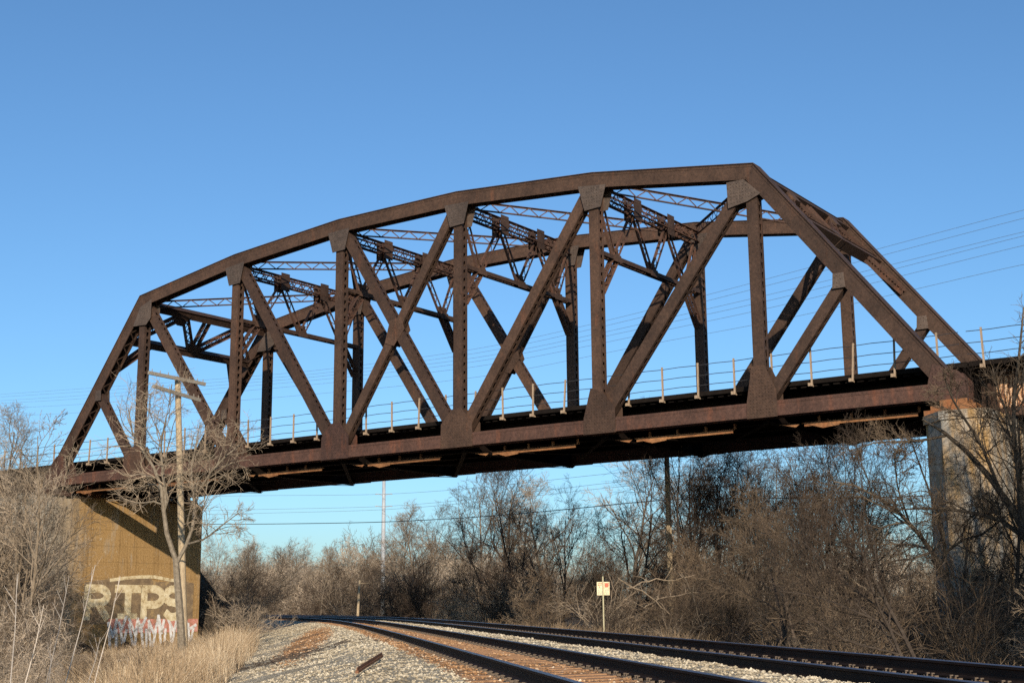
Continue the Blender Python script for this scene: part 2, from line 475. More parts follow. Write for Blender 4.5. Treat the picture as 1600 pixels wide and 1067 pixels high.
def build_truss(y):
    tr = empty('truss', (0, 0, 0), parent=bridge)
    side = -1
    TY = .52
    A = np.array([0, y, 0])
    def pt(p): return p + A
    top = [U_(i) for i in range(1, 7)]
    chord_box([pt(p) for p in top], .60, TY, True, True, side, pt(L_(0)), pt(L_(7))).build('top_chord', M['steel'], tr)
    chord_box([pt(L_(0) + [-.3, 0, 0])] + [pt(L_(i)) for i in range(1, 7)] + [pt(L_(7) + [.3, 0, 0])], .54, TY, False, True, side).build('bottom_chord', M['steel_red'], tr)
    for (a, b) in ((L_(0), U_(1)), (L_(7), U_(6))):
        d = unit(b - a)
        if a[0] > 10: seg, kw = [pt(b), pt(a + d * .30)], dict(prev=pt(U_(5)))
        else: seg, kw = [pt(a + d * .30), pt(b)], dict(nxt=pt(U_(2)))
        chord_box(seg, .60, TY, True, True, side, **kw).build('end_post', M['steel'], tr)
    for i in range(1, 7):
        built_member(pt(L_(i)), pt(U_(i)), .44, .40, .36, True, (.25, .3), side).build('vertical_post', M['steel'], tr)
    for k, (a, b) in enumerate(((U_(1), L_(2)), (U_(2), L_(3)), (U_(3), L_(4)), (U_(4), L_(3)), (U_(5), L_(4)), (U_(6), L_(5)))):
        w, t = (.46, .385) if k != 3 else (.42, .355)
        built_member(pt(a), pt(b), w, t, .36, True, (.45, .6), side).build('diagonal_brace', M['steel'], tr)
    for (e, u, l) in ((L_(0), U_(1), L_(1)), (L_(7), U_(6), L_(6))):
        m = e + (u - e) * .50
        built_member(pt(l), pt(m), .40, .37, .36, True, (.5, .25), side).build('diagonal_brace', M['steel'], tr)
        s = 1 if e[0] < 10 else -1
        for q in (-1, 1):
            c = m + np.array([s * .25, 0, -.12])
            gusset([(c[0] - .24, c[2] - .34), (c[0] + .24, c[2] - .34), (c[0] + .20, c[2] + .20), (c[0] - .20, c[2] + .20)], y + q * (.5 * TY + .02), .016, q).build('gusset_plate', M['gusset'], tr)
    # joint of the crossing diagonals in the fourth panel
    c = (U_(3) + L_(4) + U_(4) + L_(3)) / 4
    for q in (-1, 1):
        gusset([(c[0] - .62, c[2] - .62), (c[0] - .1, c[2] - .8), (c[0] + .5, c[2] - .1), (c[0] + .3, c[2] + .5), (c[0] - .35, c[2] + .35)], y + q * .205, .014, q).build('gusset_plate', M['steel'], tr)
    # upper gussets hang below the chord
    for i in range(1, 7):
        u = U_(i); x, z = u[0], u[2]
        if i == 1:
            pts = [(x - .62, z - 1.28), (x - .12, z - .32), (x + .75, z - .02), (x + .75, z - 1.0), (x + .40, z - 1.32)]
        elif i == 6:
            pts = [(x - .95, z - .25), (x - .92, z - 1.26), (x - .1, z - 1.12), (x + .42, z - .92), (x - .25, z - .25)]
        else:
            sl = (HU[min(i + 1, 6)] - HU[max(i - 1, 1)]) / (2 * PN)
            w1 = .66; lo = 1.18
            pts = [(x - w1, z - .22 - sl * w1), (x + w1, z - .22 + sl * w1), (x + .40, z - lo), (x - .36, z - lo - .04)]
        for q in (-1, 1):
            gusset(pts, y + q * (TY / 2 + .024), .018, q, .12).build('gusset_plate', M['gusset'], tr)
    for i in range(0, 8):
        x, z = i * PN, BZ
        if i == 0:
            pts = [(x - .55, z - .35), (x + 1.5, z - .30), (x + 1.5, z + .35), (x + 1.0, z + 1.3), (x + .45, z + 1.3), (x - .55, z + .3)]
        elif i == 7:
            pts = [(x - .8, z - .30), (x + .5, z - .40), (x + .52, z + .28), (x + .22, z + .62), (x - .62, z + .95), (x - .8, z + .35)]
        elif i == 1:
            pts = [(x - .9, z - .30), (x + .8, z - .30), (x + .8, z + .4), (x + .3, z + 1.35), (x - .3, z + 1.35), (x - .85, z + .95)]
        elif i == 6:
            pts = [(x - .52, z - .30), (x + .66, z - .30), (x + .66, z + .65), (x + .24, z + 1.6), (x - .26, z + 1.6), (x - .50, z + .3)]
        elif i in (2,):
            pts = [(x - .95, z - .30), (x + .8, z - .30), (x + .7, z + .5), (x + .26, z + 1.3), (x - .26, z + 1.3), (x - .95, z + .85)]
        elif i in (5,):
            pts = [(x - .62, z - .30), (x + .86, z - .30), (x + .84, z + .70), (x + .24, z + 1.35), (x - .25, z + 1.5), (x - .58, z + .35)]
        else:
            pts = [(x - .84, z - .30), (x + .84, z - .30), (x + .82, z + .72), (x + .27, z + 1.32), (x - .27, z + 1.32), (x - .82, z + .72)]
        for q in (-1, 1):
            gusset(pts, y + q * (TY / 2 + .024), .018, q, .12).build('gusset_plate', M['steel_red'] if i in (0, 3, 7) else M['steel'], tr)
    return tr
build_truss(0.0)
build_truss(W)

def lattice(mb, a, b, depth, n, leg=.08, pitch=None, bar=.045, double=0.0):
    """open web member in the plane with normal n: two angles and zigzag lacing; double>0 makes two such planes joined"""
    a = np.asarray(a, float); b = np.asarray(b, float); d = unit(b - a); n = unit(np.asarray(n) - d * (np.asarray(n) @ d)); u = np.cross(n, d)
    pitch = pitch or depth
    planes = (0,) if not double else (-double / 2, double / 2)
    for o in planes:
        for s in (-1, 1):
            mb.beam(a, b, leg * .25, leg * 1.2, n, (s * depth / 2, o))
            mb.beam(a, b, leg, leg * .2, n, (s * (depth / 2 - leg / 2), o + (leg * .6 if o <= 0 else -leg * .6)))
        zigzag(mb, a + n * o, b + n * o, u, depth - leg * .6, pitch * .8, bar, .012, n)
    if double:
        for s in (-1, 1):
            zigzag(mb, a + u * s * depth / 2, b + u * s * depth / 2, n, double, double * .8, bar, .012, u)

def knee(mb, pts, t, n): mb.poly(pts, t, n)

# sway frames at the four inner panel points
for i in (2, 3, 4, 5):
    x = i * PN; zt = BZ + HU[i]
    fr = empty('sway_frame', (x, 0, zt), parent=bridge)
    X = np.array([1., 0, 0])
    p = lambda y, z: np.array([0, y, z])
    zb = -2.95
    mb = MB(); lattice(mb, p(.26, -.42), p(W - .26, -.42), .46, X, .085, .42, .05, double=.44); mb.build('strut', M['lace'], fr)
    n1, n2 = p(1.35, zb), p(W - 1.35, zb); m0 = p(W / 2, zb); t1, t2 = p(2.95, -.6), p(W - 2.95, -.6)
    mb = MB()
    for s in (-.17, .17):
        mb.beam(p(.2, zb), p(W - .2, zb), .16, .02, X, (0, s)); mb.beam(p(.2, zb), p(W - .2, zb), .02, .10, X, (.09, s - .05 * np.sign(s)))
    zigzag(mb, p(.3, zb - .07), p(W - .3, zb - .07), X, .32, .3, .05, .012, np.array([0, 0, 1.]))
    mb.build('strut', M['steel'], fr)
    for (a, b) in ((p(.35, -.75), n1), (n1, t1), (t1, m0), (m0, t2), (t2, n2), (n2, p(W - .35, -.75))):
        mb = MB(); lattice(mb, a, b, .34, X, .075, .42, .04); mb.build('brace', M['lace'], fr)
    for (a, b) in ((n1, p(.22, zb - 1.55)), (n2, p(W - .22, zb - 1.55))):
        mb = MB(); lattice(mb, a, b, .34, X, .09, .36, .045, double=.18); mb.build('knee_brace', M['lace'], fr)
    for c, w, h in ((t1, .30, .62), (t2, .30, .62)):
        for s in (-.25, .25):
            mb = MB(); mb.poly([c + [s, -w, -.35], c + [s, w, -.35], c + [s, w, h - .05], c + [s, -w, h - .05]], .014, X); mb.build('hanger_plate', M['gusset'] if s < 0 else M['steel'], fr)
    for c in (n1, m0, n2):
        mb = MB(); mb.poly([c + [0, -.42, -.12], c + [0, .42, -.12], c + [0, .30, .5], c + [0, -.30, .5]], .014, X)
        mb.poly([c + [.19, -.35, -.14], c + [.19, .35, -.14], c + [.19, .22, .16], c + [.19, -.22, .16]], .012, X); mb.build('joint_plate', M['steel'], fr)

# portals in the inclined end planes
for (e, u) in ((L_(0), U_(1)), (L_(7), U_(6))):
    d = unit(u - e); fr = empty('portal_frame', tuple(u), parent=bridge)
    nrm = np.cross(d, YN)
    q = lambda y, s: np.array([0, y, 0]) - d * s
    for s, dep in ((.18, .40), (2.35, .34)):
        mb = MB(); mb.beam(q(.2, s), q(W - .2, s), dep, .02, nrm, (0, .16)); mb.beam(q(.2, s), q(W - .2, s), dep, .02, nrm, (0, -.16))
        for e2 in (-1, 1): mb.beam(q(.2, s), q(W - .2, s), .02, .42, nrm, (e2 * dep / 2, 0))
        mb.build('strut', M['steel'], fr)
    for (a, b) in ((q(.5, 2.1), q(2.6, .35)), (q(W / 2, .3), q(W / 2, 2.2)), (q(W / 2 + .25, 2.1), q(W - 2.0, .35)), (q(W / 2 - .25, 2.1), q(2.8, .35)), (q(W - .5, 2.1), q(W - 2.2, .35))):
        mb = MB(); lattice(mb, a, b, .34, nrm, .08, .4, .045, double=.2); mb.build('brace', M['lace'], fr)
    for (a, b) in ((q(1.5, 2.45), q(.25, 4.1)), (q(W - 1.5, 2.45), q(W - .25, 4.1))):
        mb = MB(); lattice(mb, a, b, .3, nrm, .1, .36, .05, double=.2); mb.build('knee_brace', M['lace'], fr)
    for y in (W / 2, 2.6, W - 2.1):
        mb = MB(); c = q(y, .45 if y != W / 2 else 2.15)
        mb.poly([c + YN * a - d * b for a, b in ((-.4, -.25), (.4, -.25), (.22, .4), (-.22, .4))], .4, nrm); mb.build('joint_plate', M['steel'], fr)

# top laterals: crossed laced members between the two top chords
for i in range(1, 6):
    a, b = U_(i), U_(i + 1)
    for k, (p, q) in enumerate(((a + YN * .25, b + YN * (W - .25)), (a + YN * (W - .25), b + YN * .25))):
        d = unit(q - p); up = np.array([0, 0, 1.]); hz = unit(np.cross(up, d))
        mb = MB(); lattice(mb, p - up * (.12 + .0 * k) + d * .3, q - up * (.12 + .0 * k) - d * .3, .40, hz, .07, .56, .045)
        mb.build('lateral_brace', M['lace'], bridge)

# floor system
for i in range(0, 8):
    x = i * PN; mb = MB()
    mb.box((x, W / 2, BZ + .12), (.03, W - .5, 1.02))
    for z in (BZ - .40, BZ + .64): mb.box((x, W / 2, z), (.32, W - .5, .03))
    for y in np.arange(1, W - .5, 1.1): mb.box((x, y, BZ + .12), (.18, .02, .98))
    mb.build('floor_beam', M['steel_shaded'], bridge)
XL, XR = -14.0, 63.0
for y in (1.75, 3.45, 5.3, 7.0):
    mb = MB(); mb.box((24.15, y, BZ + .40), (48.3, .02, .78))
    for z in (BZ + .0, BZ + .79): mb.box((24.15, y, z), (48.3, .30, .024))
    for x in np.arange(.8, 48, 1.15): mb.box((x, y - .05, BZ + .40), (.02, .09, .74))
    mb.build('stringer', M['steel_shaded'], bridge)
mb = MB()     # lower laterals
for i in range(7):
    for (a, b) in ((L_(i) + [0, .3, -.44], L_(i + 1) + [0, W - .3, -.44]), (L_(i) + [0, W - .3, -.455], L_(i + 1) + [0, .3, -.455])):
        mb.beam(a, b, .18, .012, (0, 0, 1))
mb.build('bottom_lateral', M['steel_shaded'], bridge)
for i in range(7):                  # rusty angle carried below the chord in each panel
    x0, x1 = i * PN + 1.35, i * PN + 5.45
    mb = MB(); mb.box(((x0 + x1) / 2, .52, BZ - .53), (x1 - x0, .14, .03)); mb.box(((x0 + x1) / 2, .44, BZ - .60), (x1 - x0, .02, .11))
    mb.poly([(x0 - .95, .40, BZ - .52), (x0 - .3, .40, BZ - .66), (x0 - .15, .40, BZ - .55)], .02, (0, 1, 0)); mb.poly([(x0 - .1, .42, BZ - .53), (x0 + .7, .42, BZ - .76), (x0 + 1.3, .42, BZ - .70), (x0 + 1.4, .42, BZ - .53)], .02, (0, 1, 0))
    for x in np.arange(x0 + .5, x1, 1.2): mb.box((x, .62, BZ - .40), (.08, .08, .2))
    mb.build('lower_angle', M['plate_orange'], bridge)

# timber deck: ties, walkway planks and guard timber
def deck(x0, x1, parent):
    mb = MB()
    r = random.Random(5)
    for x in np.arange(x0, x1, .42):
        j = r.uniform(-.03, .03)
        mb.box((x + j, W / 2 + r.uniform(-.05, .05), BZ + .915), (.23, W - 1.7, .22))
    mb.box(((x0 + x1) / 2, W / 2, BZ + 1.045), (x1 - x0, W - 1.5, .03))
    for y in (.78, W - .78): mb.box(((x0 + x1) / 2, y, BZ + .98), (x1 - x0, .14, .17))
    for y in (1.15, 1.45): mb.box(((x0 + x1) / 2, y, BZ + 1.085), (x1 - x0, .24, .04))
    return mb.build('timber_deck', M['tie_wood'], parent)
deck(-.2, 48.5, bridge)
def rail_xs(x0, x1): return [x for x in np.arange(-13.2, 63, 1.52) if x0 <= x < x1]
def railing(x0, x1, y, parent, seed):
    r = random.Random(seed)
    rr = empty('railing', (0, 0, 0), parent=parent)
    for x in rail_xs(x0, x1):
        mb = MB(); lean = r.choice([0, 0, .02, -.02, .05, .10]); h = 1.22
        mb.beam((x, y, BZ + .80), (x + lean, y, BZ + .80 + h + .14), .06, .06, YN)
        mb.beam((x - .07, y + .22, BZ + .86), (x - .07, y - .07, BZ + .86), .11, .12, (0, 0, 1))
        mb.build('railing_post', M['post_wood'], rr)
    for z in (1.30, 1.68, 2.08):
        mb = MB(); xs = np.arange(x0, x1 + .1, .76)
        mb.tube([(x, y, BZ + z - .02 * math.sin((x - x0) / 1.52 * math.pi) ** 2) for x in xs], .014, 5); mb.build('railing_wire', M['wire'], rr)
railing(-.3, 48.4, .62, bridge, 1)
# bearings
for x in (0, 7 * PN):
    for y in (0, W):
        mb = MB(); mb.box((x, y, BZ - .56), (1.5, .75, .14)); mb.box((x, y, BZ - .72), (1.9, .95, .17)); mb.box((x, y, BZ - .40), (.9, .6, .2))
        mb.build('bearing', M['plate_orange'] if x > 1 else M['steel_red'], bridge)

# ------------------------------------------------------------------ approach spans
def approach(x0, x1, name, label):
    e = empty(name, ((x0 + x1) / 2, 0, 0)); tag(e, label, 'girder span')
    off = -(x0 + x1) / 2
    for y in (1.9, W - 1.9):
        mb = MB(); mb.box((off + (x0 + x1) / 2, y, BZ + .02), (x1 - x0, .025, 1.45))
        for z in (BZ + .75, BZ - .72): mb.box((off + (x0 + x1) / 2, y, z), (x1 - x0, .42, .04))
        for x in np.arange(x0 + .3, x1, 1.45): mb.box((off + x, y - .09, BZ + .02), (.10, .16, 1.42))
        mb.build('plate_girder', M['steel'], e)
    d = deck(x0, x1, e); d.location.x = off
    rr_n = len(bpy.data.objects)
    railing(x0, x1, .62, e, int(x1))
    for c in e.children:
        if c.name.startswith('railing'): c.location.x = off
    return e
apR = approach(48.6, 63, 'girder_span', 'rusty plate girder span leaving the pier at the right edge, orange scrawl on its web')
apL = approach(-14, -.4, 'girder_span', 'dark plate girder span behind the bare trees left of the truss')
# orange scrawl on the right web
m, nt, b = mat_new('orange_spray_paint')
wv = N(nt, 'ShaderNodeTexWave', Scale=2.2, Distortion=9, Detail=3); tc = nt.nodes.new('ShaderNodeTexCoord'); nt.links.new(tc.outputs['Object'], wv.inputs[0])
nt.links.new(ramp(nt, wv.outputs['Fac'], [(.35, (.16, .08, .05)), (.6, (.52, .24, .08)), (.9, (.62, .42, .28))]).outputs[0], b.inputs['Base Color'])
M['scrawl'] = m
for k, x in enumerate((49.62, 51.0)):
    mb = MB(); mb.box((x - 55.8, 1.855, BZ + .12 - k * .03), (1.02, .01, 1.10)); mb.build('graffiti', M['scrawl'], apR)

# ------------------------------------------------------------------ abutment and pier
ab = empty('abutment', (0, 0, 0)); tag(ab, 'ochre stained concrete abutment under the left end of the truss, painted with graffiti', 'abutment')
mb = MB()
AX = .75
def prism_xy(mb, pts, z0, z1, batter=0.0):
    m = len(pts); c = np.mean(pts, 0)
    lo = [(p[0] + (p[0] - c[0]) * batter, p[1] + (p[1] - c[1]) * batter, z0) for p in pts]; hi = [(p[0], p[1], z1) for p in pts]
    mb.add(lo + hi); bb = mb.n - 2 * m
    mb.fn += [[bb + i for i in range(m)][::-1], [bb + m + i for i in range(m)]]
    mb.f4.append(np.array([[bb + i, bb + (i + 1) % m, bb + m + (i + 1) % m, bb + m + i] for i in range(m)]))
prism_xy(mb, [(-2.6, -2.2), (AX, -2.2), (AX, W + 1.0), (-2.6, W + 1.0)], -2.5, BZ - .80)
prism_xy(mb, [(-2.6, .9), (-1.0, .9), (-1.0, W + .8), (-2.6, W + .8)], BZ - .79, BZ + .78)
prism_xy(mb, [(-2.7, -2.3), (AX + .12, -2.3), (AX + .12, W + 1.1), (-2.7, W + 1.1)], BZ - .799, BZ - .805 + .02)
mb.build('concrete_wall', M['conc'], ab)
def paint(name, cols, sc=5):
    m, nt, b = mat_new(name); a = noise(nt, sc, 6, .7)
    nt.links.new(ramp(nt, a.outputs['Fac'], cols).outputs[0], b.inputs['Base Color']); return m
PC = paint('cream_spray_paint', [(.36, (.30, .21, .11)), (.46, (.52, .42, .25)), (.66, (.70, .61, .42))], 3)
PD = paint('brown_spray_paint', [(.38, (.15, .105, .065)), (.55, (.22, .155, .09)), (.64, (.34, .23, .11))], 2.4)
PR = paint('red_spray_paint', [(.38, (.28, .17, .10)), (.46, (.46, .18, .13)), (.62, (.58, .30, .24))], 2.5)
PW = paint('white_spray_paint', [(.38, (.30, .24, .18)), (.48, (.58, .56, .53)), (.66, (.74, .73, .72))], 4)
def on_wall(mb, pts, d=.0):
    """pts: (y, z) on the wall face x = AX"""
    mb.poly([(AX + .006 + d, p[0], p[1]) for p in pts], .008, (1, 0, 0))
def strokes(mb, lines, y0, z0, s, w, d=0.):
    q_ = 0
    for ln in lines:
        for a, b in zip(ln[:-1], ln[1:]):
            d += .0011
            a2 = np.array([AX + .006 + d, y0 + a[0] * s[0], z0 + a[1] * s[1]]); b2 = np.array([AX + .006 + d, y0 + b[0] * s[0], z0 + b[1] * s[1]])
            mb.beam(a2, b2, w, .004, (1, 0, 0), ext=w * .30)
arc = lambda cx, cy, rx, ry, a0, a1, n=9: [(cx + rx * math.cos(rad(a0 + (a1 - a0) * i / n)), cy + ry * math.sin(rad(a0 + (a1 - a0) * i / n))) for i in range(n + 1)]
GL = {
 'R': [[(0, 0), (0, 1), (.45, 1)] + arc(.45, .75, .4, .25, 90, -90) + [(.1, .5)], [(.45, .5), (.85, 0)]],
 'T': [[(0, 1), (.9, 1)], [(.45, 1), (.45, 0)], [(.15, 0), (.75, 0)]],
 'P': [[(0, 0), (0, 1), (.45, 1)] + arc(.45, .72, .42, .28, 90, -90) + [(.1, .44)]],
 'S': [arc(.45, .76, .4, .24, 30, 270) + arc(.45, .26, .4, .26, 90, -150)],
}
gz0, gh = 0.42, 1.75
gy = 3.2
bgm = MB(); on_wall(bgm, [(1.7, gz0 - .25), (9.3, gz0 - .25), (9.3, gz0 + gh + .25), (8.4, gz0 + gh + .38), (6.6, gz0 + gh + .30), (5.9, gz0 + gh + .55), (3.9, gz0 + gh + .5), (1.7, gz0 + gh + .22)]); bgm.build('graffiti_outline', PD, ab)
for ch, yy, ws in (('R', 1.95, 1.5), ('T', 3.85, 1.75), ('P', 5.75, 1.45), ('S', 7.2, 1.35)):
    mb = MB(); strokes(mb, GL[ch], yy, gz0 + .1, (ws, gh - .2), .44, .010); mb.build('graffiti_letter', PC, ab)
mb = MB(); strokes(mb, [[(0, 0), (1, .12), (2, .20), (3.0, .22)], [(3.0, .22), (4.2, .05), (5, 0)]], 3.4, gz0 + gh + .36, (1, 1), .18, .010); mb.build('graffiti_stroke', PC, ab)
mb = MB(); r = random.Random(3)
on_wall(mb, [(3.4, gz0 - .75), (9.7, gz0 - .75), (9.7, gz0 - .02), (3.4, gz0 + .02)], .012); mb.build('graffiti_band', PR, ab)
for k in range(9):
    mb = MB(); y0 = 3.4 + k * .68; z0 = gz0 - 1.55
    strokes(mb, [[(0, r.uniform(.9, 1.25)), (r.uniform(.1, .6), r.uniform(.3, .7)), (r.uniform(.3, .8), r.uniform(.8, 1.3))], [(r.uniform(0, .2), .9), (r.uniform(.2, .5), 0)], [(.6, .7), (r.uniform(.3, .7), 0)]], y0, z0, (.9, 1.4), .17, .018); mb.build('graffiti_scribble', PW, ab)

pr = empty('bridge_pier', (48.3, 0, 0)); tag(pr, 'tall streaked concrete pier under the right end of the truss, half hidden by branches', 'pier')
mb = MB(); ox = -48.3
prism_xy(mb, [(48.15 + ox, -1.3), (49.25 + ox, -1.3), (49.6 + ox, -1.0), (49.6 + ox, W + 1.0), (47.35 + ox, W + 1.0), (47.35 + ox, -.35)], -2.5, BZ - 1.1, .02)
mb.build('concrete_shaft', M['conc_pier'], pr)
mb = MB(); prism_xy(mb, [(48.1 + ox, -1.36), (49.28 + ox, -1.36), (49.66 + ox, -1.04), (49.66 + ox, W + 1.05), (47.28 + ox, W + 1.05), (47.28 + ox, -.40)], BZ - 1.098, BZ - .81)
mb.build('pier_cap', M['conc_pier'], pr)

# ------------------------------------------------------------------ track geometry
TH, LAT, K0, GR, SE, D12, DZ = 2.33218, 2.434, .00046, .00369, .0292, 3.125, .0385
ds = .25
Sarr = np.arange(-30, 420, ds)
kap = np.where(Sarr < 55, K0, K0 + np.clip((Sarr - 52) / 55, 0, 1) * .0062)
kap = np.where(Sarr < 0, 0, kap)
phi = TH + np.cumsum(kap) * ds
i0 = int(30 / ds)
tx = np.cumsum(np.cos(phi)) * ds; ty = np.cumsum(np.sin(phi)) * ds
tx -= tx[i0]; ty -= ty[i0]
ORG = np.array([CX + LAT * math.sin(TH), CY - LAT * math.cos(TH)])
TXY = np.stack([tx, ty], -1) + ORG
TN = np.stack([np.sin(phi), -np.cos(phi)], -1)
TZ = np.where(Sarr < 140, GR * np.clip(Sarr - 0, -30, 140), GR * 140)
def track_pt(s, off):
    i = (s + 30) / ds
    a = np.array([np.interp(i, np.arange(len(tx)), TXY[:, k]) for k in (0, 1)]); n = np.array([np.interp(i, np.arange(len(tx)), TN[:, k]) for k in (0, 1)])
    z = float(np.interp(i, np.arange(len(tx)), TZ)); return a + n * off, z, float(np.interp(i, np.arange(len(tx)), phi))
def track_su(xy):
    """nearest station and signed offset (right positive) for many points"""
    xy = np.asarray(xy); sub = TXY[::8]; out_s = np.empty(len(xy)); out_u = np.empty(len(xy)); out_z = np.empty(len(xy))
    for c in range(0, len(xy), 4000):
        q = xy[c:c + 4000]; d2 = ((q[:, None] - sub[None]) ** 2).sum(-1); j = d2.argmin(1) * 8
        r = q - TXY[j]; out_u[c:c + 4000] = (r * TN[j]).sum(-1) + 0 * j; t = np.stack([np.cos(phi[j]), np.sin(phi[j])], -1)
        out_s[c:c + 4000] = Sarr[j] + (r * t).sum(-1); out_z[c:c + 4000] = TZ[j]
        # far from the ends of the line keep true distance
        far = np.abs((r * t).sum(-1)) > 6
        out_u[c:c + 4000] = np.where(far, np.sign(out_u[c:c + 4000]) * np.sqrt(d2.min(1)), out_u[c:c + 4000])
    return out_s, out_u, out_z

def vnoise(x, y, sc, seed=0):
    x = x / sc; y = y / sc; xi = np.floor(x); yi = np.floor(y); fx = x - xi; fy = y - yi
    fx = fx * fx * (3 - 2 * fx); fy = fy * fy * (3 - 2 * fy)
    h = lambda a, b: np.modf(np.abs(np.sin(a * 127.1 + b * 311.7 + seed * 74.7) * 43758.5453))[0]
    return (h(xi, yi) * (1 - fx) + h(xi + 1, yi) * fx) * (1 - fy) + (h(xi, yi + 1) * (1 - fx) + h(xi + 1, yi + 1) * fx) * fy

PROF_U = [-60, -14, -8.5, -5.5, -3.2, -1.25, 0, 1.5, 1.75, 2.3, 2.9, 3.15, 4.5, 6.0, 7.6, 9.5, 14, 60]
PROF_Z = [-2.1, -2.0, -1.75, -1.25, -.72, -.235, -.21, -.20, -.12, -.10, -.11, -.19, -.17, -.22, -.75, -.95, -.8, -.6]
def base_z(x, y):
    s, u, tz = track_su(np.stack([x, y], -1))
    z = np.interp(u, PROF_U, PROF_Z) + tz * np.clip(1 - np.abs(u) / 60, 0, 1)
    return z, s, u
def ground_z(x, y):
    x = np.atleast_1d(np.asarray(x, float)); y = np.atleast_1d(np.asarray(y, float))
    z, s, u = base_z(x, y)
    wild = np.clip((np.abs(u - 1.6) - 7.5) / 6, 0, 1)
    z = z + wild * ((vnoise(x, y, 9, 1) - .5) * .8 + (vnoise(x, y, 3, 2) - .5) * .3)
    # earth bank behind the left abutment and its spill slope
    bank = np.clip(1 - np.clip(x + 3.0, 0, 99) / 3.0, 0, 1) * np.clip(1 - (np.abs(y - W / 2) - 6) / 9, 0, 1)
    z = np.maximum(z, -1.5 + bank * (BZ - .6))
    # rising land far off
    r = np.hypot(x - CX, y - CY)
    z = z + np.clip((r - 190) / 400, 0, 1) ** 1.2 * 6 + np.clip((r - 120) / 300, 0, 1) * (vnoise(x, y, 120, 5) - .4) * 3
    # real hill shoulder
    u2 = u
    return z

def gz(x, y): return float(ground_z(x, y)[0])

# ground sheet: rings of growing spacing round the scene
g1 = np.concatenate([-np.geomspace(60, 3000, 26)[::-1], np.arange(-58, 0, 2.0), np.arange(0, 60, 2.0), np.geomspace(60, 3000, 26)])
g1 = np.unique(np.round(g1, 3))
gs = np.concatenate([-np.geomspace(40, 3000, 22)[::-1], np.arange(-38, 170, 2.0), np.geomspace(170, 3200, 30)])
cs, sn = math.cos(TH), math.sin(TH)
GU, GS = np.meshgrid(g1, gs)
gx = ORG[0] + GS * cs + GU * sn; gy_ = ORG[1] + GS * sn - GU * cs
zz, s_, u_ = base_z(gx.ravel(), gy_.ravel())
Zg = ground_z(gx.ravel(), gy_.ravel())
under = (u_ > -3.3) & (u_ < 7.9) & (s_ > -29) & (s_ < 400)
Zg = np.where(under, Zg - .35, Zg)
Vg = np.stack([gx.ravel(), gy_.ravel(), Zg], -1)
nr, nc = GU.shape
ii, jj = np.meshgrid(np.arange(nr - 1), np.arange(nc - 1), indexing='ij'); a = ii * nc + jj
Fg = np.stack([a, a + nc, a + nc + 1, a + 1], -1).reshape(-1, 4)[:, ::-1]
go = mesh_from('ground', Vg, [Fg], M['ground'], smooth=True); tag(go, kind='structure')

# ballast bed following the line
us = np.concatenate([np.arange(-4.6, 8.2, .2)])
ss = np.concatenate([np.arange(-25, 90, .3), np.arange(90, 380, 1.5)])
SS, UU = np.meshgrid(ss, us, indexing='ij')
idx = (SS + 30) / ds
bx = np.interp(idx.ravel(), np.arange(len(tx)), TXY[:, 0]) + np.interp(idx.ravel(), np.arange(len(tx)), TN[:, 0]) * UU.ravel()
by = np.interp(idx.ravel(), np.arange(len(tx)), TXY[:, 1]) + np.interp(idx.ravel(), np.arange(len(tx)), TN[:, 1]) * UU.ravel()
tzz = np.interp(idx.ravel(), np.arange(len(tx)), TZ)
bz = np.interp(UU.ravel(), PROF_U, PROF_Z) + tzz + .05 * (vnoise(bx, by, .35, 9) - .5) + .06 * (vnoise(bx, by, 1.7, 3) - .5) * (np.abs(UU.ravel() - 1.6) > 3.0) + .015
edge = (UU.ravel() < -4.3) | (UU.ravel() > 7.9)
bz = np.where(edge, bz - .5, bz)
def rust_at(u, s, x, y):
    r1 = np.clip(1 - (np.abs(u - .55) - .95) / .3, 0, 1) * .75
    r2 = np.clip(1 - (np.abs(u - 3.87) - .62) / .2, 0, 1) * .75
    c = 1.0 * np.exp(-((s - 50) / 17) ** 2 - ((u + 2.2 + (50 - s) * .045) / .85) ** 2)
    return np.clip(np.maximum(np.maximum(r1, r2), c), 0, 1)
ru = rust_at(UU.ravel(), SS.ravel(), bx, by)
n1, n2 = SS.shape; ii, jj = np.meshgrid(np.arange(n1 - 1), np.arange(n2 - 1), indexing='ij'); a = ii * n2 + jj
Fb = np.stack([a, a + n2, a + n2 + 1, a + 1], -1).reshape(-1, 4)
bo = mesh_from('ballast', np.stack([bx, by, bz], -1), [Fb], M['gravel'], smooth=True, attrs={'rust': ru}); tag(bo, kind='structure')

